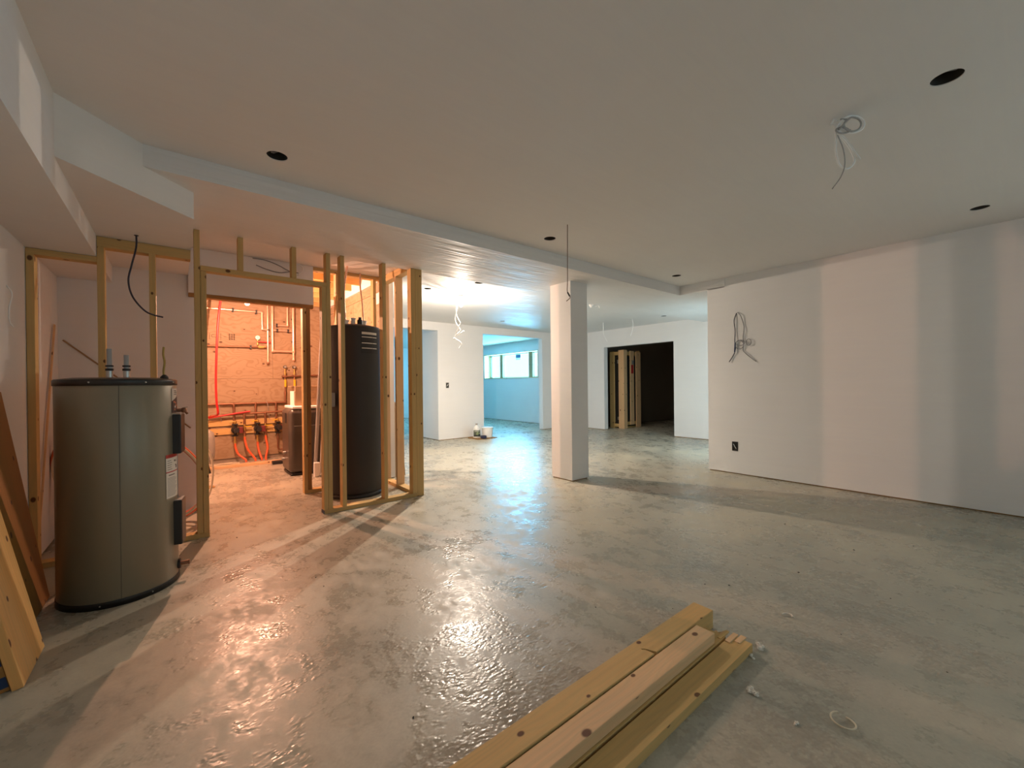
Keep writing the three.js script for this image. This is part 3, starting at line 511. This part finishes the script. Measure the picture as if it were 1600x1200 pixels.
// ------------------------------------------------------------------ boxes in the walls
{
  const t = thing('outlet_box', 'open black outlet box low on the right wall', 'outlet', [5.66, 0.36, -2.385]);
  mesh('box_frame', [rbox(-0.006, 0.03, -0.06, -0.052, -0.036, 0.036, 0.002), rbox(-0.006, 0.03, 0.052, 0.06, -0.036, 0.036, 0.002), rbox(-0.006, 0.03, -0.06, 0.06, -0.036, -0.03, 0.002), rbox(-0.006, 0.03, -0.06, 0.06, 0.03, 0.036, 0.002)], M.black, t);
  mesh('box_back', rbox(-0.003, 0.004, -0.055, 0.055, -0.033, 0.033, 0.001), M.dark, t);
  mesh('wire_tail', tube([[-0.004, -0.03, 0.015], [-0.012, 0.0, 0.0], [-0.01, 0.03, -0.015]], 0.004, 16, 6), M.wire, t);
}
{
  const t = thing('switch_box', 'small dark open switch box beside the left opening of the hall', 'switch', [4.61, 1.19, -7.945]);
  mesh('box_frame', [rbox(-0.036, 0.036, -0.06, -0.052, -0.01, 0.006, 0.002), rbox(-0.036, 0.036, 0.052, 0.06, -0.01, 0.006, 0.002), rbox(-0.036, -0.03, -0.06, 0.06, -0.01, 0.006, 0.002), rbox(0.03, 0.036, -0.06, 0.06, -0.01, 0.006, 0.002)], M.greyPaint, t);
  mesh('box_back', rbox(-0.033, 0.033, -0.055, 0.055, -0.01, 0.0015, 0.001), M.dark, t);
  mesh('wire_tail', tube([[-0.012, -0.02, 0.0], [0.0, 0.0, 0.008], [0.012, 0.03, 0.004]], 0.006, 16, 6), M.white, t);
}

// ------------------------------------------------------------------ plumbing on the plywood wall
const PZ = -7.955;
const fit = (a, b, r) => { const A = V(a), B = V(b), d = B.clone().sub(A).normalize().multiplyScalar(0.03); return [cyl(a, A.clone().add(d).toArray(), r * 1.28), cyl(B.clone().sub(d).toArray(), b, r * 1.28)]; };
function run(parent, pts, r, m, name = 'pipe') {
  for (let i = 0; i + 1 < pts.length; i++) mesh(name, [cyl(pts[i], pts[i + 1], r, 12), ...fit(pts[i], pts[i + 1], r), ball(pts[i + 1], r * 1.28, 12, 8), ...(i ? [] : [ball(pts[i], r * 1.28, 12, 8)])], m, parent);
}
const clampAt = (parent, x, y, vertical) => mesh('pipe_clamp', vertical ? rbox(x - 0.022, x + 0.022, y - 0.012, y + 0.012, -8.0, PZ + 0.02, 0.003) : rbox(x - 0.012, x + 0.012, y - 0.03, y + 0.03, -8.0, PZ + 0.02, 0.003), M.black, parent);
{
  const t = thing('copper_pipe', 'upper copper pipe run crossing the plywood wall with an elbow', 'pipe', [0, 0, 0]);
  run(t, [[-0.7, 2.42, PZ], [1.116, 2.435, PZ], [1.119, 2.155, PZ], [1.19, 2.152, PZ]], 0.017, M.copper);
  for (const x of [0.354, 0.716, 1.037]) clampAt(t, x, 2.433);
}
{
  const t = thing('copper_pipe', 'straight copper riser with a capped lower end on the plywood wall', 'pipe', [0, 0, 0]);
  run(t, [[1.20, 2.86, PZ], [1.197, 1.616, PZ]], 0.0165, M.copper); mesh('end_cap', lathe([[0, -0.05], [0.018, -0.045], [0.02, 0], [0, 0]], [1.197, 1.616, PZ], 18), M.copperDull, t);
  clampAt(t, 1.199, 2.15, true);
}
{
  const t = thing('copper_pipe', 'double copper riser loop joined at the bottom on the plywood wall', 'pipe', [0, 0, 0]);
  run(t, [[1.266, 2.86, PZ + 0.01], [1.264, 1.80, PZ + 0.01], [1.58, 1.80, PZ + 0.01], [1.582, 2.86, PZ + 0.01]], 0.021, M.copper);
  run(t, [[1.58, 1.80, PZ + 0.01], [1.58, 1.66, PZ + 0.01]], 0.018, M.copper);
  run(t, [[1.496, 2.86, PZ], [1.494, 2.24, PZ], [1.33, 2.235, PZ]], 0.015, M.copper);
  run(t, [[1.274, 2.15, PZ + 0.004], [1.582, 2.15, PZ + 0.004]], 0.016, M.copper);
  for (const [x, y] of [[1.33, 2.235], [1.335, 2.15], [1.5, 2.15]]) mesh('valve_handle', rbox(x - 0.012, x + 0.012, y - 0.03, y + 0.028, PZ - 0.01, PZ + 0.035, 0.004), M.black, t);
  for (const y of [2.36, 1.97]) clampAt(t, 1.582, y, true);
}
{
  const t = thing('copper_pipe', 'lower copper pipe run under the pressure gauge on the plywood wall', 'pipe', [0, 0, 0]);
  run(t, [[-0.7, 1.825, PZ], [1.18, 1.856, PZ]], 0.0135, M.copperDull); clampAt(t, 0.953, 1.85);
  mesh('ball_valve', [cyl([1.06, 1.853, PZ], [1.14, 1.855, PZ], 0.02), rbox(1.05, 1.17, 1.862, 1.874, PZ - 0.008, PZ + 0.03, 0.003)], M.brass, t);
}
{
  const t = thing('pressure_gauge', 'round white dial pressure gauge with a red lever on the plywood wall', 'gauge', [1.05, 2.01, PZ]);
  mesh('gauge_case', cyl([0, 0, -0.02], [0, 0, 0.025], 0.034, 26), M.steel, t); mesh('dial', cyl([0, 0, 0.024], [0, 0, 0.0275], 0.029, 26), M.white, t);
  mesh('needle', rbox(-0.002, 0.002, -0.004, 0.024, 0.027, 0.0295, 0.0008, 1), M.black, t);
  mesh('stem', [cyl([0, -0.034, 0], [0, -0.12, 0], 0.009), cyl([0, -0.09, 0], [0, -0.11, 0], 0.015, 6)], M.brass, t);
  mesh('red_lever', rbox(-0.012, 0.21, -0.078, -0.06, 0.0, 0.014, 0.004), M.pexRed, t);
}
for (const [i, x] of [1.449, 1.591].entries()) {
  const t = thing('lever_valve', ['left one of two small dial gauges over a yellow lever valve', 'right one of two small dial gauges over a yellow lever valve'][i], 'valve', [x, 1.535, PZ]);
  mesh('dial', [cyl([0, 0, -0.02], [0, 0, 0.02], 0.027, 22)], M.black, t); mesh('dial_face', cyl([0, 0, 0.019], [0, 0, 0.022], 0.02, 22), M.greyPaint, t);
  mesh('stem', [cyl([0, -0.027, 0], [0, -0.16, 0], 0.011), cyl([0, -0.08, 0], [0, -0.12, 0], 0.02, 6)], M.brass, t);
  mesh('yellow_lever', rbox(-0.016, 0.016, -0.34, -0.215, 0.0, 0.016, 0.005), M.yellow, t);
  mesh('drop_pipe', [cyl([0, -0.16, 0], [0, -0.40, 0], 0.0125), cyl([0, -0.40, 0], [0, -0.44, 0], 0.02, 6)], M.copperDull, t);
}
tag(mesh('copper_pipe', [cyl([1.43, 1.372, PZ], [2.07, 1.40, PZ], 0.014), cyl([1.40, 1.37, PZ], [1.47, 1.373, PZ], 0.019), cyl([1.56, 1.378, PZ], [1.62, 1.38, PZ], 0.019)], M.copperDull), 'short dark copper pipe joining the two yellow lever valves', 'pipe');
{
  const t = thing('pipe_manifold', 'upper dark copper manifold feeding the circulator pumps', 'manifold', [0, 0, 0]);
  run(t, [[-0.5, 0.936, PZ], [1.446, 0.931, PZ], [1.446, 1.10, PZ]], 0.016, M.copperDull);
  for (const x of [0.714, 1.011, 1.306]) run(t, [[x, 0.931, PZ + 0.001], [x, 0.62, PZ + 0.001]], 0.017, M.copperDull, 'drop_pipe');
  for (const x of [0.50, 1.16]) mesh('hanger', tube([[x, 0.97, PZ], [x + 0.02, 0.90, PZ + 0.03], [x + 0.03, 0.75, PZ + 0.03], [x + 0.05, 0.66, PZ + 0.02]], 0.004, 24, 6), M.wireGrey, t);
}
{
  const t = thing('pipe_manifold', 'lower dark copper manifold with two stubs for the orange tubes', 'manifold', [0, 0, 0]);
  const z = PZ + 0.035;
  run(t, [[0.42, 0.757, z], [1.42, 0.782, z]], 0.016, M.copperDull);
  for (const [x, y] of [[0.85, 0.768], [1.144, 0.775]]) {
    run(t, [[x, y, z], [x, 0.42, z]], 0.017, M.copperDull, 'drop_pipe');
    mesh('brass_valve', cyl([x, 0.60, z], [x, 0.50, z], 0.02, 12), M.brass, t); mesh('compression_nut', cyl([x, 0.44, z], [x, 0.395, z], 0.018, 6), M.brass, t); mesh('valve_lever', rbox(x + 0.005, x + 0.1, 0.555, 0.57, z + 0.005, z + 0.03, 0.004), M.yellow, t);
  }
}
for (const [i, x] of [0.722, 1.03, 1.326].entries()) {
  const t = thing('circulator_pump', ['left dark red circulator pump under the copper manifold', 'middle dark red circulator pump under the copper manifold', 'right dark red circulator pump beside the dark boiler'][i], 'pump', [x, 0.515, PZ + 0.02]);
  mesh('pump_body', [cyl([0, 0, -0.03], [0, 0, 0.05], 0.052, 22), cyl([0, 0.085, 0], [0, -0.085, 0], 0.02, 14)], M.black, t);
  mesh('motor', [cyl([0.01, 0, 0.05], [0.01, 0, 0.12], 0.045, 22, 0.04)], M.black, t);
  mesh('control_box', rbox(0.045, 0.105, -0.05, 0.045, -0.01, 0.075, 0.008, 3), M.pumpRed, t);
  mesh('flange', rbox(-0.04, 0.04, 0.078, 0.098, -0.03, 0.03, 0.005), M.black, t); mesh('flange', rbox(-0.04, 0.04, -0.10, -0.08, -0.03, 0.03, 0.005), M.black, t);
  mesh('brass_valve', [cyl([0, 0.10, 0], [0, 0.15, 0], 0.021, 6), ball([0, 0.125, 0], 0.024)], M.brass, t);
  mesh('valve_lever', rbox(-0.05, 0.03, 0.13, 0.146, 0.02, 0.034, 0.004), i ? M.yellow : M.brass, t).rotation.z = 0.25;
  mesh('outlet_pipe', [cyl([0, -0.10, 0], [0, -0.22, 0], 0.0125), cyl([0, -0.17, 0], [0, -0.21, 0], 0.019, 6)], i === 2 ? M.copperDull : M.brass, t);
  if (i === 2) mesh('elbow_pipe', tube([[0, -0.21, 0], [0, -0.34, 0], [0.012, -0.368, 0], [0.09, -0.372, 0]], 0.013, 30, 10), M.copperDull, t);
}
for (const [i, [a, b, c, m]] of [[[0.722, 0.30], [0.76, 0.13], [0.855, -0.01]], [[0.85, 0.40], [0.885, 0.20], [0.985, -0.01]], [[1.03, 0.30], [1.045, 0.14], [1.075, -0.01]], [[1.144, 0.40], [1.165, 0.20], [1.13, -0.01]]].entries()) {
  const z = i % 2 ? PZ + 0.035 : PZ + 0.02;
  tag(mesh('heating_tube', tube([[a[0], a[1], z], [a[0] + 0.003, a[1] - 0.05, z], [b[0], b[1], z + 0.03], [c[0], 0.03, z + 0.08], [c[0] + 0.005, 0.001, z + 0.085]], 0.0165, 40, 10), M.pexOrange), ['leftmost orange heating tube running from the manifold into the floor', 'second orange heating tube from the left running into the floor', 'third orange heating tube from the left running into the floor', 'rightmost orange heating tube running from the manifold into the floor'][i], 'tube', 'orange heating tubes');
}
tag(mesh('ledger_board', timber(-0.7, 1.9, 0.585, 0.675, -8.0, PZ - 0.016), M.pine), 'upper pine ledger board screwed to the plywood behind the pumps', 'board');
tag(mesh('ledger_board', timber(-0.7, 1.9, 0.448, 0.545, -8.0, PZ - 0.016), M.pine), 'lower pine ledger board screwed to the plywood behind the pumps', 'board');
tag(mesh('pex_hose', tube([[0.53, 2.86, -7.4], [0.521, 2.53, -7.4], [0.486, 2.18, -7.4], [0.458, 1.62, -7.4], [0.45, 1.25, -7.42], [0.458, 0.97, -7.45], [0.475, 0.815, -7.5], [0.44, 0.765, -7.7], [0.36, 0.74, -7.86]], 0.0145, 90, 12), M.pexRed), 'long red hose hanging down in front of the plywood wall', 'hose');
tag(mesh('pex_hose', tube([[0.38, 0.728, PZ + 0.065], [0.55, 0.755, PZ + 0.065], [0.75, 0.785, PZ + 0.065], [0.925, 0.806, PZ + 0.065]], 0.0135, 30, 10), M.pexRed), 'short red tube lying along the lower copper manifold', 'hose');
{
  const t = thing('floor_sill', 'pine board lying on the floor in front of the plumbing wall', 'board', [1.0, 0, -7.46]);
  mesh('board', timber(-0.66, 0.75, 0, 0.038, -0.045, 0.045), M.pinePale, t);
  tag(mesh('hose_coil', tube(Array.from({ length: 25 }, (_, i) => [0.58 + (0.16 + 0.01 * (i / 24)) * Math.cos(i / 24 * 9), 0.012 + 0.008 * (i / 24), -7.68 + 0.1 * Math.sin(i / 24 * 9)]), 0.009, 120, 8), M.pexPale), 'pale hose coiled on the floor behind the pine sill board', 'hose');
}
tag(mesh('plywood_stamp', box(0.405, 0.757, 1.945, 2.06, -8.0, -7.9992), std({ color: rgb(0.05, 0.03, 0.02), transparent: true, alphaMap: (() => { const t = stampTex; t.colorSpace = THREE.NoColorSpace; t.repeat.set(1 / 0.352, 1 / 0.115); t.wrapS = t.wrapT = THREE.RepeatWrapping; t.offset.set(-0.405 / 0.352, -1.945 / 0.115); return t; })(), roughness: 0.7 })), 'faded grade stamp printed on the plywood wall', 'stamp');
{
  const t = thing('boiler', 'dark grey floor-standing boiler cabinet with a white lid', 'boiler', [1.42, 0, -6.42]);
  mesh('cabinet', rbox(-0.26, 0.24, 0.03, 0.90, -0.25, 0.27, 0.07, 5), M.boiler, t); mesh('plinth', rbox(-0.24, 0.22, 0, 0.035, -0.23, 0.25, 0.01), M.black, t);
  mesh('lid', rbox(-0.22, 0.24, 0.895, 0.935, -0.25, 0.26, 0.015, 3), M.white, t);
  mesh('front_seam', rbox(-0.2, 0.19, 0.665, 0.672, 0.262, 0.2725, 0.002), M.greyPaint, t);
  mesh('handle', rbox(-0.268, -0.255, 0.70, 0.84, 0.02, 0.10, 0.005), M.black, t);
  mesh('side_fitting', [cyl([-0.265, 0.30, 0.05], [-0.30, 0.30, 0.05], 0.02, 12), cyl([-0.265, 0.20, -0.05], [-0.30, 0.20, -0.05], 0.02, 12)], M.steel, t);
}
{
  const t = thing('cardboard_box', 'brown cardboard box standing on the boiler lid', 'box', [1.42, 0.935, -6.40]);
  mesh('carton', rbox(-0.16, 0.2, 0, 0.27, -0.12, 0.14, 0.003), M.cardboard, t); mesh('carton_side', rbox(-0.176, -0.163, 0, 0.2, -0.1, 0.13, 0.003), M.fluff, t); mesh('flap', rbox(-0.2, -0.15, 0.262, 0.272, -0.1, 0.1, 0.003), M.cardboard, t);
}
{
  const t = thing('expansion_tank', 'small grey expansion tank half hidden by the door jamb', 'tank', [0.28, 0.02, -7.2]);
  mesh('tank', lathe([[0, 0.10], [0.08, 0.12], [0.13, 0.18], [0.14, 0.26], [0.14, 0.46], [0.125, 0.54], [0.07, 0.59], [0, 0.60]], [0, 0, 0], 40), M.greyPaint, t);
  mesh('foot', lathe([[0.04, -0.02], [0.09, -0.02], [0.08, 0.02], [0.06, 0.12], [0.04, 0.12]], [0, 0, 0], 30), M.black, t); mesh('nipple', cyl([0, 0.59, 0], [0, 0.68, 0], 0.016), M.brass, t);
}
tag(mesh('garden_hose', tube([[0.14, 0.62, -5.35], [0.2, 0.62, -5.36], [0.25, 0.55, -5.36], [0.285, 0.42, -5.36], [0.285, 0.25, -5.35], [0.25, 0.08, -5.33], [0.18, 0.012, -5.32], [0.05, 0.012, -5.3]], 0.0095, 70, 8), M.pexPale), 'pale grey hose looping out from behind the left door jamb', 'hose');
tag(mesh('floor_lid', lathe([[0, 0.012], [0.075, 0.012], [0.085, 0.004], [0.085, 0], [0, 0]], [0.27, 0, -6.15], 30), M.pineDark), 'dark round lid on the utility room floor beside the jamb', 'lid');
tag(mesh('black_block', rbox(1.14, 1.28, 0, 0.05, -7.37, -7.27, 0.008), M.black), 'small black block lying on the floor at the end of the pine sill', 'block');
{ // two leaning plastic pipes
  const a = tag(mesh('plastic_pipe', cyl([1.45, 0.012, -6.06], [1.363, 2.25, -5.19], 0.022, 14), M.pvc), 'left grey plastic pipe leaning behind the stud partition', 'pipe', 'leaning plastic pipes');
  const b = tag(mesh('plastic_pipe', cyl([1.51, 0.012, -6.02], [1.42, 2.25, -5.18], 0.016, 14), M.white), 'right white plastic pipe leaning behind the stud partition', 'pipe', 'leaning plastic pipes');
  a.userData.group = b.userData.group;
}
{
  const t = thing('power_supply', 'small white box with a curled white cable on the utility floor', 'box', [1.44, 0, -5.92]);
  mesh('case', rbox(-0.035, 0.035, 0, 0.19, -0.03, 0.03, 0.008), M.white, t); mesh('cable', tube([[0.03, 0.02, 0.03], [0.06, 0.05, 0.05], [0.10, 0.075, 0.04], [0.135, 0.04, 0.02], [0.14, 0.008, 0.01]], 0.012, 30, 8), M.white, t);
}
{
  const t = thing('control_cabinet', 'dark control cabinet standing behind the leaning plastic pipes', 'cabinet', [1.83, 0, -6.0]);
  mesh('cabinet', rbox(-0.16, 0.16, 0, 0.92, -0.18, 0.16, 0.015, 3), M.boiler, t); mesh('paper_label', rbox(-0.14, -0.02, 0.93, 1.12, 0.1, 0.104, 0.001, 1), M.white, t);
  mesh('yellow_tag', rbox(-0.12, -0.06, 0.45, 0.62, 0.158, 0.168, 0.003), M.yellow, t);
}
// ------------------------------------------------------------------ red tubing coil behind the heater
{
  const t = thing('pex_coil', 'coil of orange tubing leaning behind the grey water heater', 'hose', [-0.27, 0.0, -4.75]);
  const oval = (n, a, b, k0, z) => Array.from({ length: n }, (_, i) => { const w = i / (n - 1) * Math.PI * 2 * k0 - 0.6, u = (a + 0.01 * Math.sin(i * 0.41)) * Math.cos(w), v = b * Math.sin(w); return [u * 0.81 + v * 0.59, 0.46 - u * 0.59 + v * 0.81, z + 0.04 * i / n]; });
  mesh('tubing', tube(oval(66, 0.525, 0.355, 2, -0.02), 0.019, 220, 10), M.pexOrange, t);
  mesh('pale_tubing', tube(oval(33, 0.50, 0.36, 1, 0.09), 0.011, 110, 8), M.pexPale, t);
}

// ------------------------------------------------------------------ boards leaning on the left wall
function leaner(name, label, x, z0, z1, len, thick, mat, lean, blue) {
  const t = thing(name, label, 'board', [x, 0, (z0 + z1) / 2], 'boards leaning on the left wall'); t.rotation.z = lean;
  const w = z1 - z0; mesh('board', timber(-thick, 0, 0.004, len, -w / 2, w / 2, 0.003), mat, t);
  if (blue) for (const y of blue) mesh('paint_band', rbox(-thick - 0.0006, -0.002, y, y + 0.045, w / 2 - 0.004, w / 2 + 0.0008, 0.0005, 1), M.bluePaint, t);
}
leaner('leaning_board', 'wide brown board leaning on the left wall beside the grey heater', -0.579, -3.545, -3.0, 1.2, 0.012, M.pineBrown, 0.1427);
leaner('leaning_board', 'front pale pine board leaning on the left wall', -0.487, -2.875, -2.535, 1.02, 0.034, M.pineWarm, 0.19);
leaner('leaning_board', 'middle board with blue painted end behind the front pale board', -0.524, -2.873, -2.545, 0.98, 0.03, M.pineBrown, 0.19, [0.02, 0.11]);
leaner('leaning_board', 'rearmost board with blue painted end in the leaning stack', -0.557, -2.87, -2.55, 0.9, 0.03, M.pineBrown, 0.19, [0.06, 0.15, 0.24]);

// ------------------------------------------------------------------ hall things
{
  const t = thing('plywood_offcut', 'thin board lying on the floor under the jug and the pail', 'board', [5.33, 0, -7.66]);
  mesh('board', timber(-0.26, 0.26, 0.001, 0.016, -0.20, 0.20), M.pineDark, t);
}
{
  const t = thing('plastic_jug', 'white plastic jug with a green printed label beside the white pail', 'jug', [5.20, 0.017, -7.70]);
  mesh('jug', lathe([[0, 0], [0.075, 0], [0.08, 0.01], [0.08, 0.19], [0.06, 0.235], [0.028, 0.265], [0.024, 0.285], [0, 0.285]], [0, 0, 0], 32), M.white, t); mesh('cap', cyl([0, 0.285, 0], [0, 0.315, 0], 0.026, 18), M.greyPaint, t);
  mesh('label', patch(0.0812, 0.14, -1.6, 1.1, 0.10), std({ map: canvasTex(256, 128, (g, w, h) => { g.fillStyle = '#4c5446'; g.fillRect(0, 0, w, h); g.fillStyle = '#7d8a63'; g.beginPath(); g.arc(120, 70, 36, 0, 7); g.fill(); g.fillStyle = '#2c302a'; g.fillRect(0, 92, w, 36); g.fillStyle = '#b9bba8'; g.fillRect(30, 14, 150, 14); g.fillRect(160, 60, 70, 10); }), roughness: 0.6 }), t);
  mesh('handle', tube([[0.03, 0.26, 0.0], [0.08, 0.255, 0.01], [0.086, 0.20, 0.01], [0.078, 0.16, 0.01]], 0.011, 30, 8), M.white, t);
}
{
  const t = thing('paint_pail', 'white plastic pail on the thin board by the far opening', 'pail', [5.42, 0.017, -7.60]);
  mesh('pail', lathe([[0, 0], [0.105, 0], [0.112, 0.01], [0.125, 0.20], [0.132, 0.205], [0.132, 0.222], [0.12, 0.222], [0.118, 0.21], [0, 0.205]], [0, 0, 0], 40), M.white, t); mesh('lid', lathe([[0, 0.228], [0.128, 0.228], [0.134, 0.222], [0.134, 0.208], [0.130, 0.208]], [0, 0, 0], 40), M.white, t);
}
{
  const t = thing('tape_roll', 'dark blue roll lying in front of the white pail', 'tape roll', [5.24, 0.017, -7.49]);
  mesh('roll', lathe([[0.03, 0], [0.062, 0], [0.064, 0.006], [0.064, 0.055], [0.06, 0.06], [0.03, 0.06], [0.03, 0]], [0, 0, 0], 32), std({ color: rgb(0.012, 0.016, 0.05), roughness: 0.5 }), t);
}
{
  const t = thing('cardboard_sheet', 'folded brown cardboard leaning against the utility side wall', 'cardboard', [2.32, 0, -5.22]);
  const g = (dx) => { const s = new THREE.Shape([[-0.16, 0], [0.02, 0], [-0.02, 0.45], [-0.075, 0.86], [-0.135, 0.98]].map((p) => new THREE.Vector2(...p))); return clean(new THREE.ExtrudeGeometry(s, { depth: 0.012, bevelEnabled: true, bevelSize: 0.002, bevelThickness: 0.002, bevelSegments: 1 }).translate(dx, 0, 0)); };
  mesh('sheet', g(0), M.cardboard, t); mesh('fold', g(0.03).rotateY(0.25), M.cardboard, t); mesh('torn_edge', tube([[-0.14, 0.98, 0.012], [-0.08, 0.90, 0.014], [-0.03, 0.70, 0.014], [-0.01, 0.52, 0.014]], 0.008, 30, 6), M.fluff, t);
}
// wooden shipping crate in the dark store room
{
  const t = thing('shipping_crate', 'tall slatted pine crate with a dark appliance inside the store room', 'crate', [9.48, 0, -6.83]);
  const h = 2.07, P = (n, x0, x1, y0, y1, z0, z1, m = M.pine) => mesh(n, timber(x0, x1, y0, y1, z0, z1), m, t);
  P('corner_post', -0.38, -0.235, 0, h, 0.06, 0.23, M.pinePale); P('corner_post', -0.38, -0.34, 0, h - 0.03, -0.22, -0.08); P('corner_post', 0.33, 0.37, 0, h, 0.1, 0.21); P('corner_post', 0.33, 0.37, 0, h, -0.22, -0.1);
  P('slat', -0.10, 0.07, 0.09, h - 0.02, 0.212, 0.232, M.pinePale); P('slat', 0.16, 0.37, 0.0, h - 0.04, 0.212, 0.232, M.pinePale);
  P('rail', -0.38, -0.34, h - 0.13, h - 0.04, -0.08, 0.06); P('rail', -0.38, -0.34, 0.04, 0.12, -0.08, 0.06); P('rail', -0.235, 0.33, 0.09, 0.17, 0.18, 0.21); P('rail', -0.235, 0.33, h - 0.13, h - 0.04, 0.18, 0.21);
  P('skid', -0.335, 0.36, 0.0, 0.04, -0.2, -0.12); P('skid', -0.23, 0.36, 0.0, 0.04, 0.08, 0.16);
  mesh('appliance', rbox(-0.31, 0.32, 0.06, 1.92, -0.19, 0.17, 0.02, 3), M.black, t); mesh('appliance_foot', rbox(-0.33, -0.305, 0.22, 0.3, -0.02, 0.05, 0.005), M.steel, t); mesh('appliance_foot', rbox(-0.33, -0.305, 1.72, 1.82, -0.02, 0.05, 0.005), M.steel, t);
  mesh('red_label', rbox(-0.06, 0.04, 1.45, 1.68, 0.232, 0.235, 0.0008, 1), M.red, t); mesh('white_label', rbox(-0.03, 0.07, 1.69, 1.80, 0.232, 0.235, 0.0008, 1), M.greyPaint, t);
}

// ------------------------------------------------------------------ lumber in the foreground
{
  const t = thing('lumber', 'long knotted pine post with a saw notch, leftmost of the lumber pile', 'lumber', [1.3, 0, -1.01], 'lumber pile on the floor');
  const o = new THREE.Shape([[-1.5, -0.048], [0.722, -0.048], [0.72, 0.046], [0.232, 0.046], [0.212, 0.004], [0.198, -0.006], [0.196, 0.002], [0.206, 0.012], [0.213, 0.046], [-1.5, 0.046]].map((p) => new THREE.Vector2(...p)));
  mesh('post', grain(clean(new THREE.ExtrudeGeometry(o, { depth: 0.085, bevelEnabled: true, bevelSize: 0.002, bevelThickness: 0.002, bevelSegments: 1 }).rotateX(Math.PI / 2).translate(0, 0.087, 0)), 0), M.pine, t);
}
{
  const t = thing('lumber', 'smooth pale planed stud lying on top of the lumber pile', 'lumber', [1.3, 0.0385, -0.917], 'lumber pile on the floor');
  mesh('stud', timber(-1.5, 0.55, 0, 0.046, -0.04, 0.0445, 0.003), M.pinePale, t);
}
{
  const t = thing('lumber', 'low pine stud with a splintered end, rightmost of the lumber pile', 'lumber', [1.3, 0, -0.81], 'lumber pile on the floor');
  mesh('stud', timber(-1.5, 0.675, 0, 0.038, -0.045, 0.045), M.pine, t);
  mesh('splinter', [timber(0.60, 0.69, 0.036, 0.043, -0.043, -0.02), timber(0.63, 0.70, 0.034, 0.041, -0.015, 0.01)], M.pinePale, t);
}
{
  const t = thing('lumber', 'short stud with a broken end poking out under the planed stud', 'lumber', [1.3, 0, -0.915], 'lumber pile on the floor');
  mesh('stud', timber(-1.5, 0.64, 0, 0.0375, -0.045, 0.05), M.pine, t);
  for (let k = 0; k < 7; k++) mesh('splinter', timber(0.60, 0.655 + rr(0, 0.035), 0.004 + 0.005 * k, 0.011 + 0.005 * k, -0.03 + 0.01 * k, -0.015 + 0.01 * k, 0.001), k % 2 ? M.pinePale : M.pine, t);
}
function fluff(at, s, n, label) {
  const gs = []; for (let k = 0; k < n; k++) { const g = new THREE.IcosahedronGeometry(s * rr(0.35, 0.7), 2), p = g.attributes.position; for (let i = 0; i < p.count; i++) { const q = 1 + 0.35 * Math.sin(p.getX(i) * 900 + k) * Math.cos(p.getY(i) * 700 + p.getZ(i) * 800); p.setXYZ(i, p.getX(i) * q, p.getY(i) * q * 0.8, p.getZ(i) * q); } g.computeVertexNormals(); gs.push(clean(g.translate(rr(-1, 1) * s, s * rr(0.25, 0.5), rr(-1, 1) * s))); }
  const m = mesh('insulation_scrap', gs, M.fluff); m.position.set(...at); tag(m, label, 'scrap');
}
fluff([2.03, 0, -0.755], 0.018, 6, 'pale scrap of insulation at the far end of the lumber pile');
fluff([1.72, 0, -0.665], 0.014, 7, 'white curled insulation scrap on the floor right of the lumber');
fluff([1.935, 0, -0.752], 0.01, 4, 'tiny insulation scrap against the side of the rightmost stud');
fluff([1.675, 0, -0.515], 0.008, 4, 'small white scrap left of the wire ring at the bottom');
tag(mesh('curl_scrap', tube([[2.40, 0.006, -0.79], [2.42, 0.008, -0.78], [2.425, 0.01, -0.755], [2.41, 0.007, -0.745]], 0.004, 20, 6), M.fluff), 'tiny curled white shaving alone on the floor beyond the lumber', 'scrap');
tag(mesh('wire_ring', tube(Array.from({ length: 16 }, (_, i) => [1.80 + 0.035 * Math.cos(i / 15 * 5.6), 0.006 + 0.01 * (i / 15), -0.405 + 0.035 * Math.sin(i / 15 * 5.6)]), 0.003, 80, 6), M.pexPale), 'looped pale wire offcut on the floor at the bottom', 'wire');
{
  const gs = []; for (let k = 0; k < 110; k++) { let x = rr(0.1, 5.4), z = rr(-4.0, -0.2); if (x < 2.2 && z > -1.15) { x += 2.3; } const  s = 0.0015 + 0.0045 * rnd() * rnd(); const g = new THREE.DodecahedronGeometry(s, 0); g.scale(rr(0.8, 2), 0.6, rr(0.7, 1.2)); g.rotateY(rr(0, 6)); gs.push(clean(g.translate(x, s * 0.4, z))); }
  const m = tag(mesh('floor_debris', gs, M.chip), 'scattered dark crumbs and chips on the bare concrete floor', 'debris'); m.userData.kind = 'stuff';
}

scene.traverse((o) => { delete o.userData_names; });
renderer.render(scene, camera);
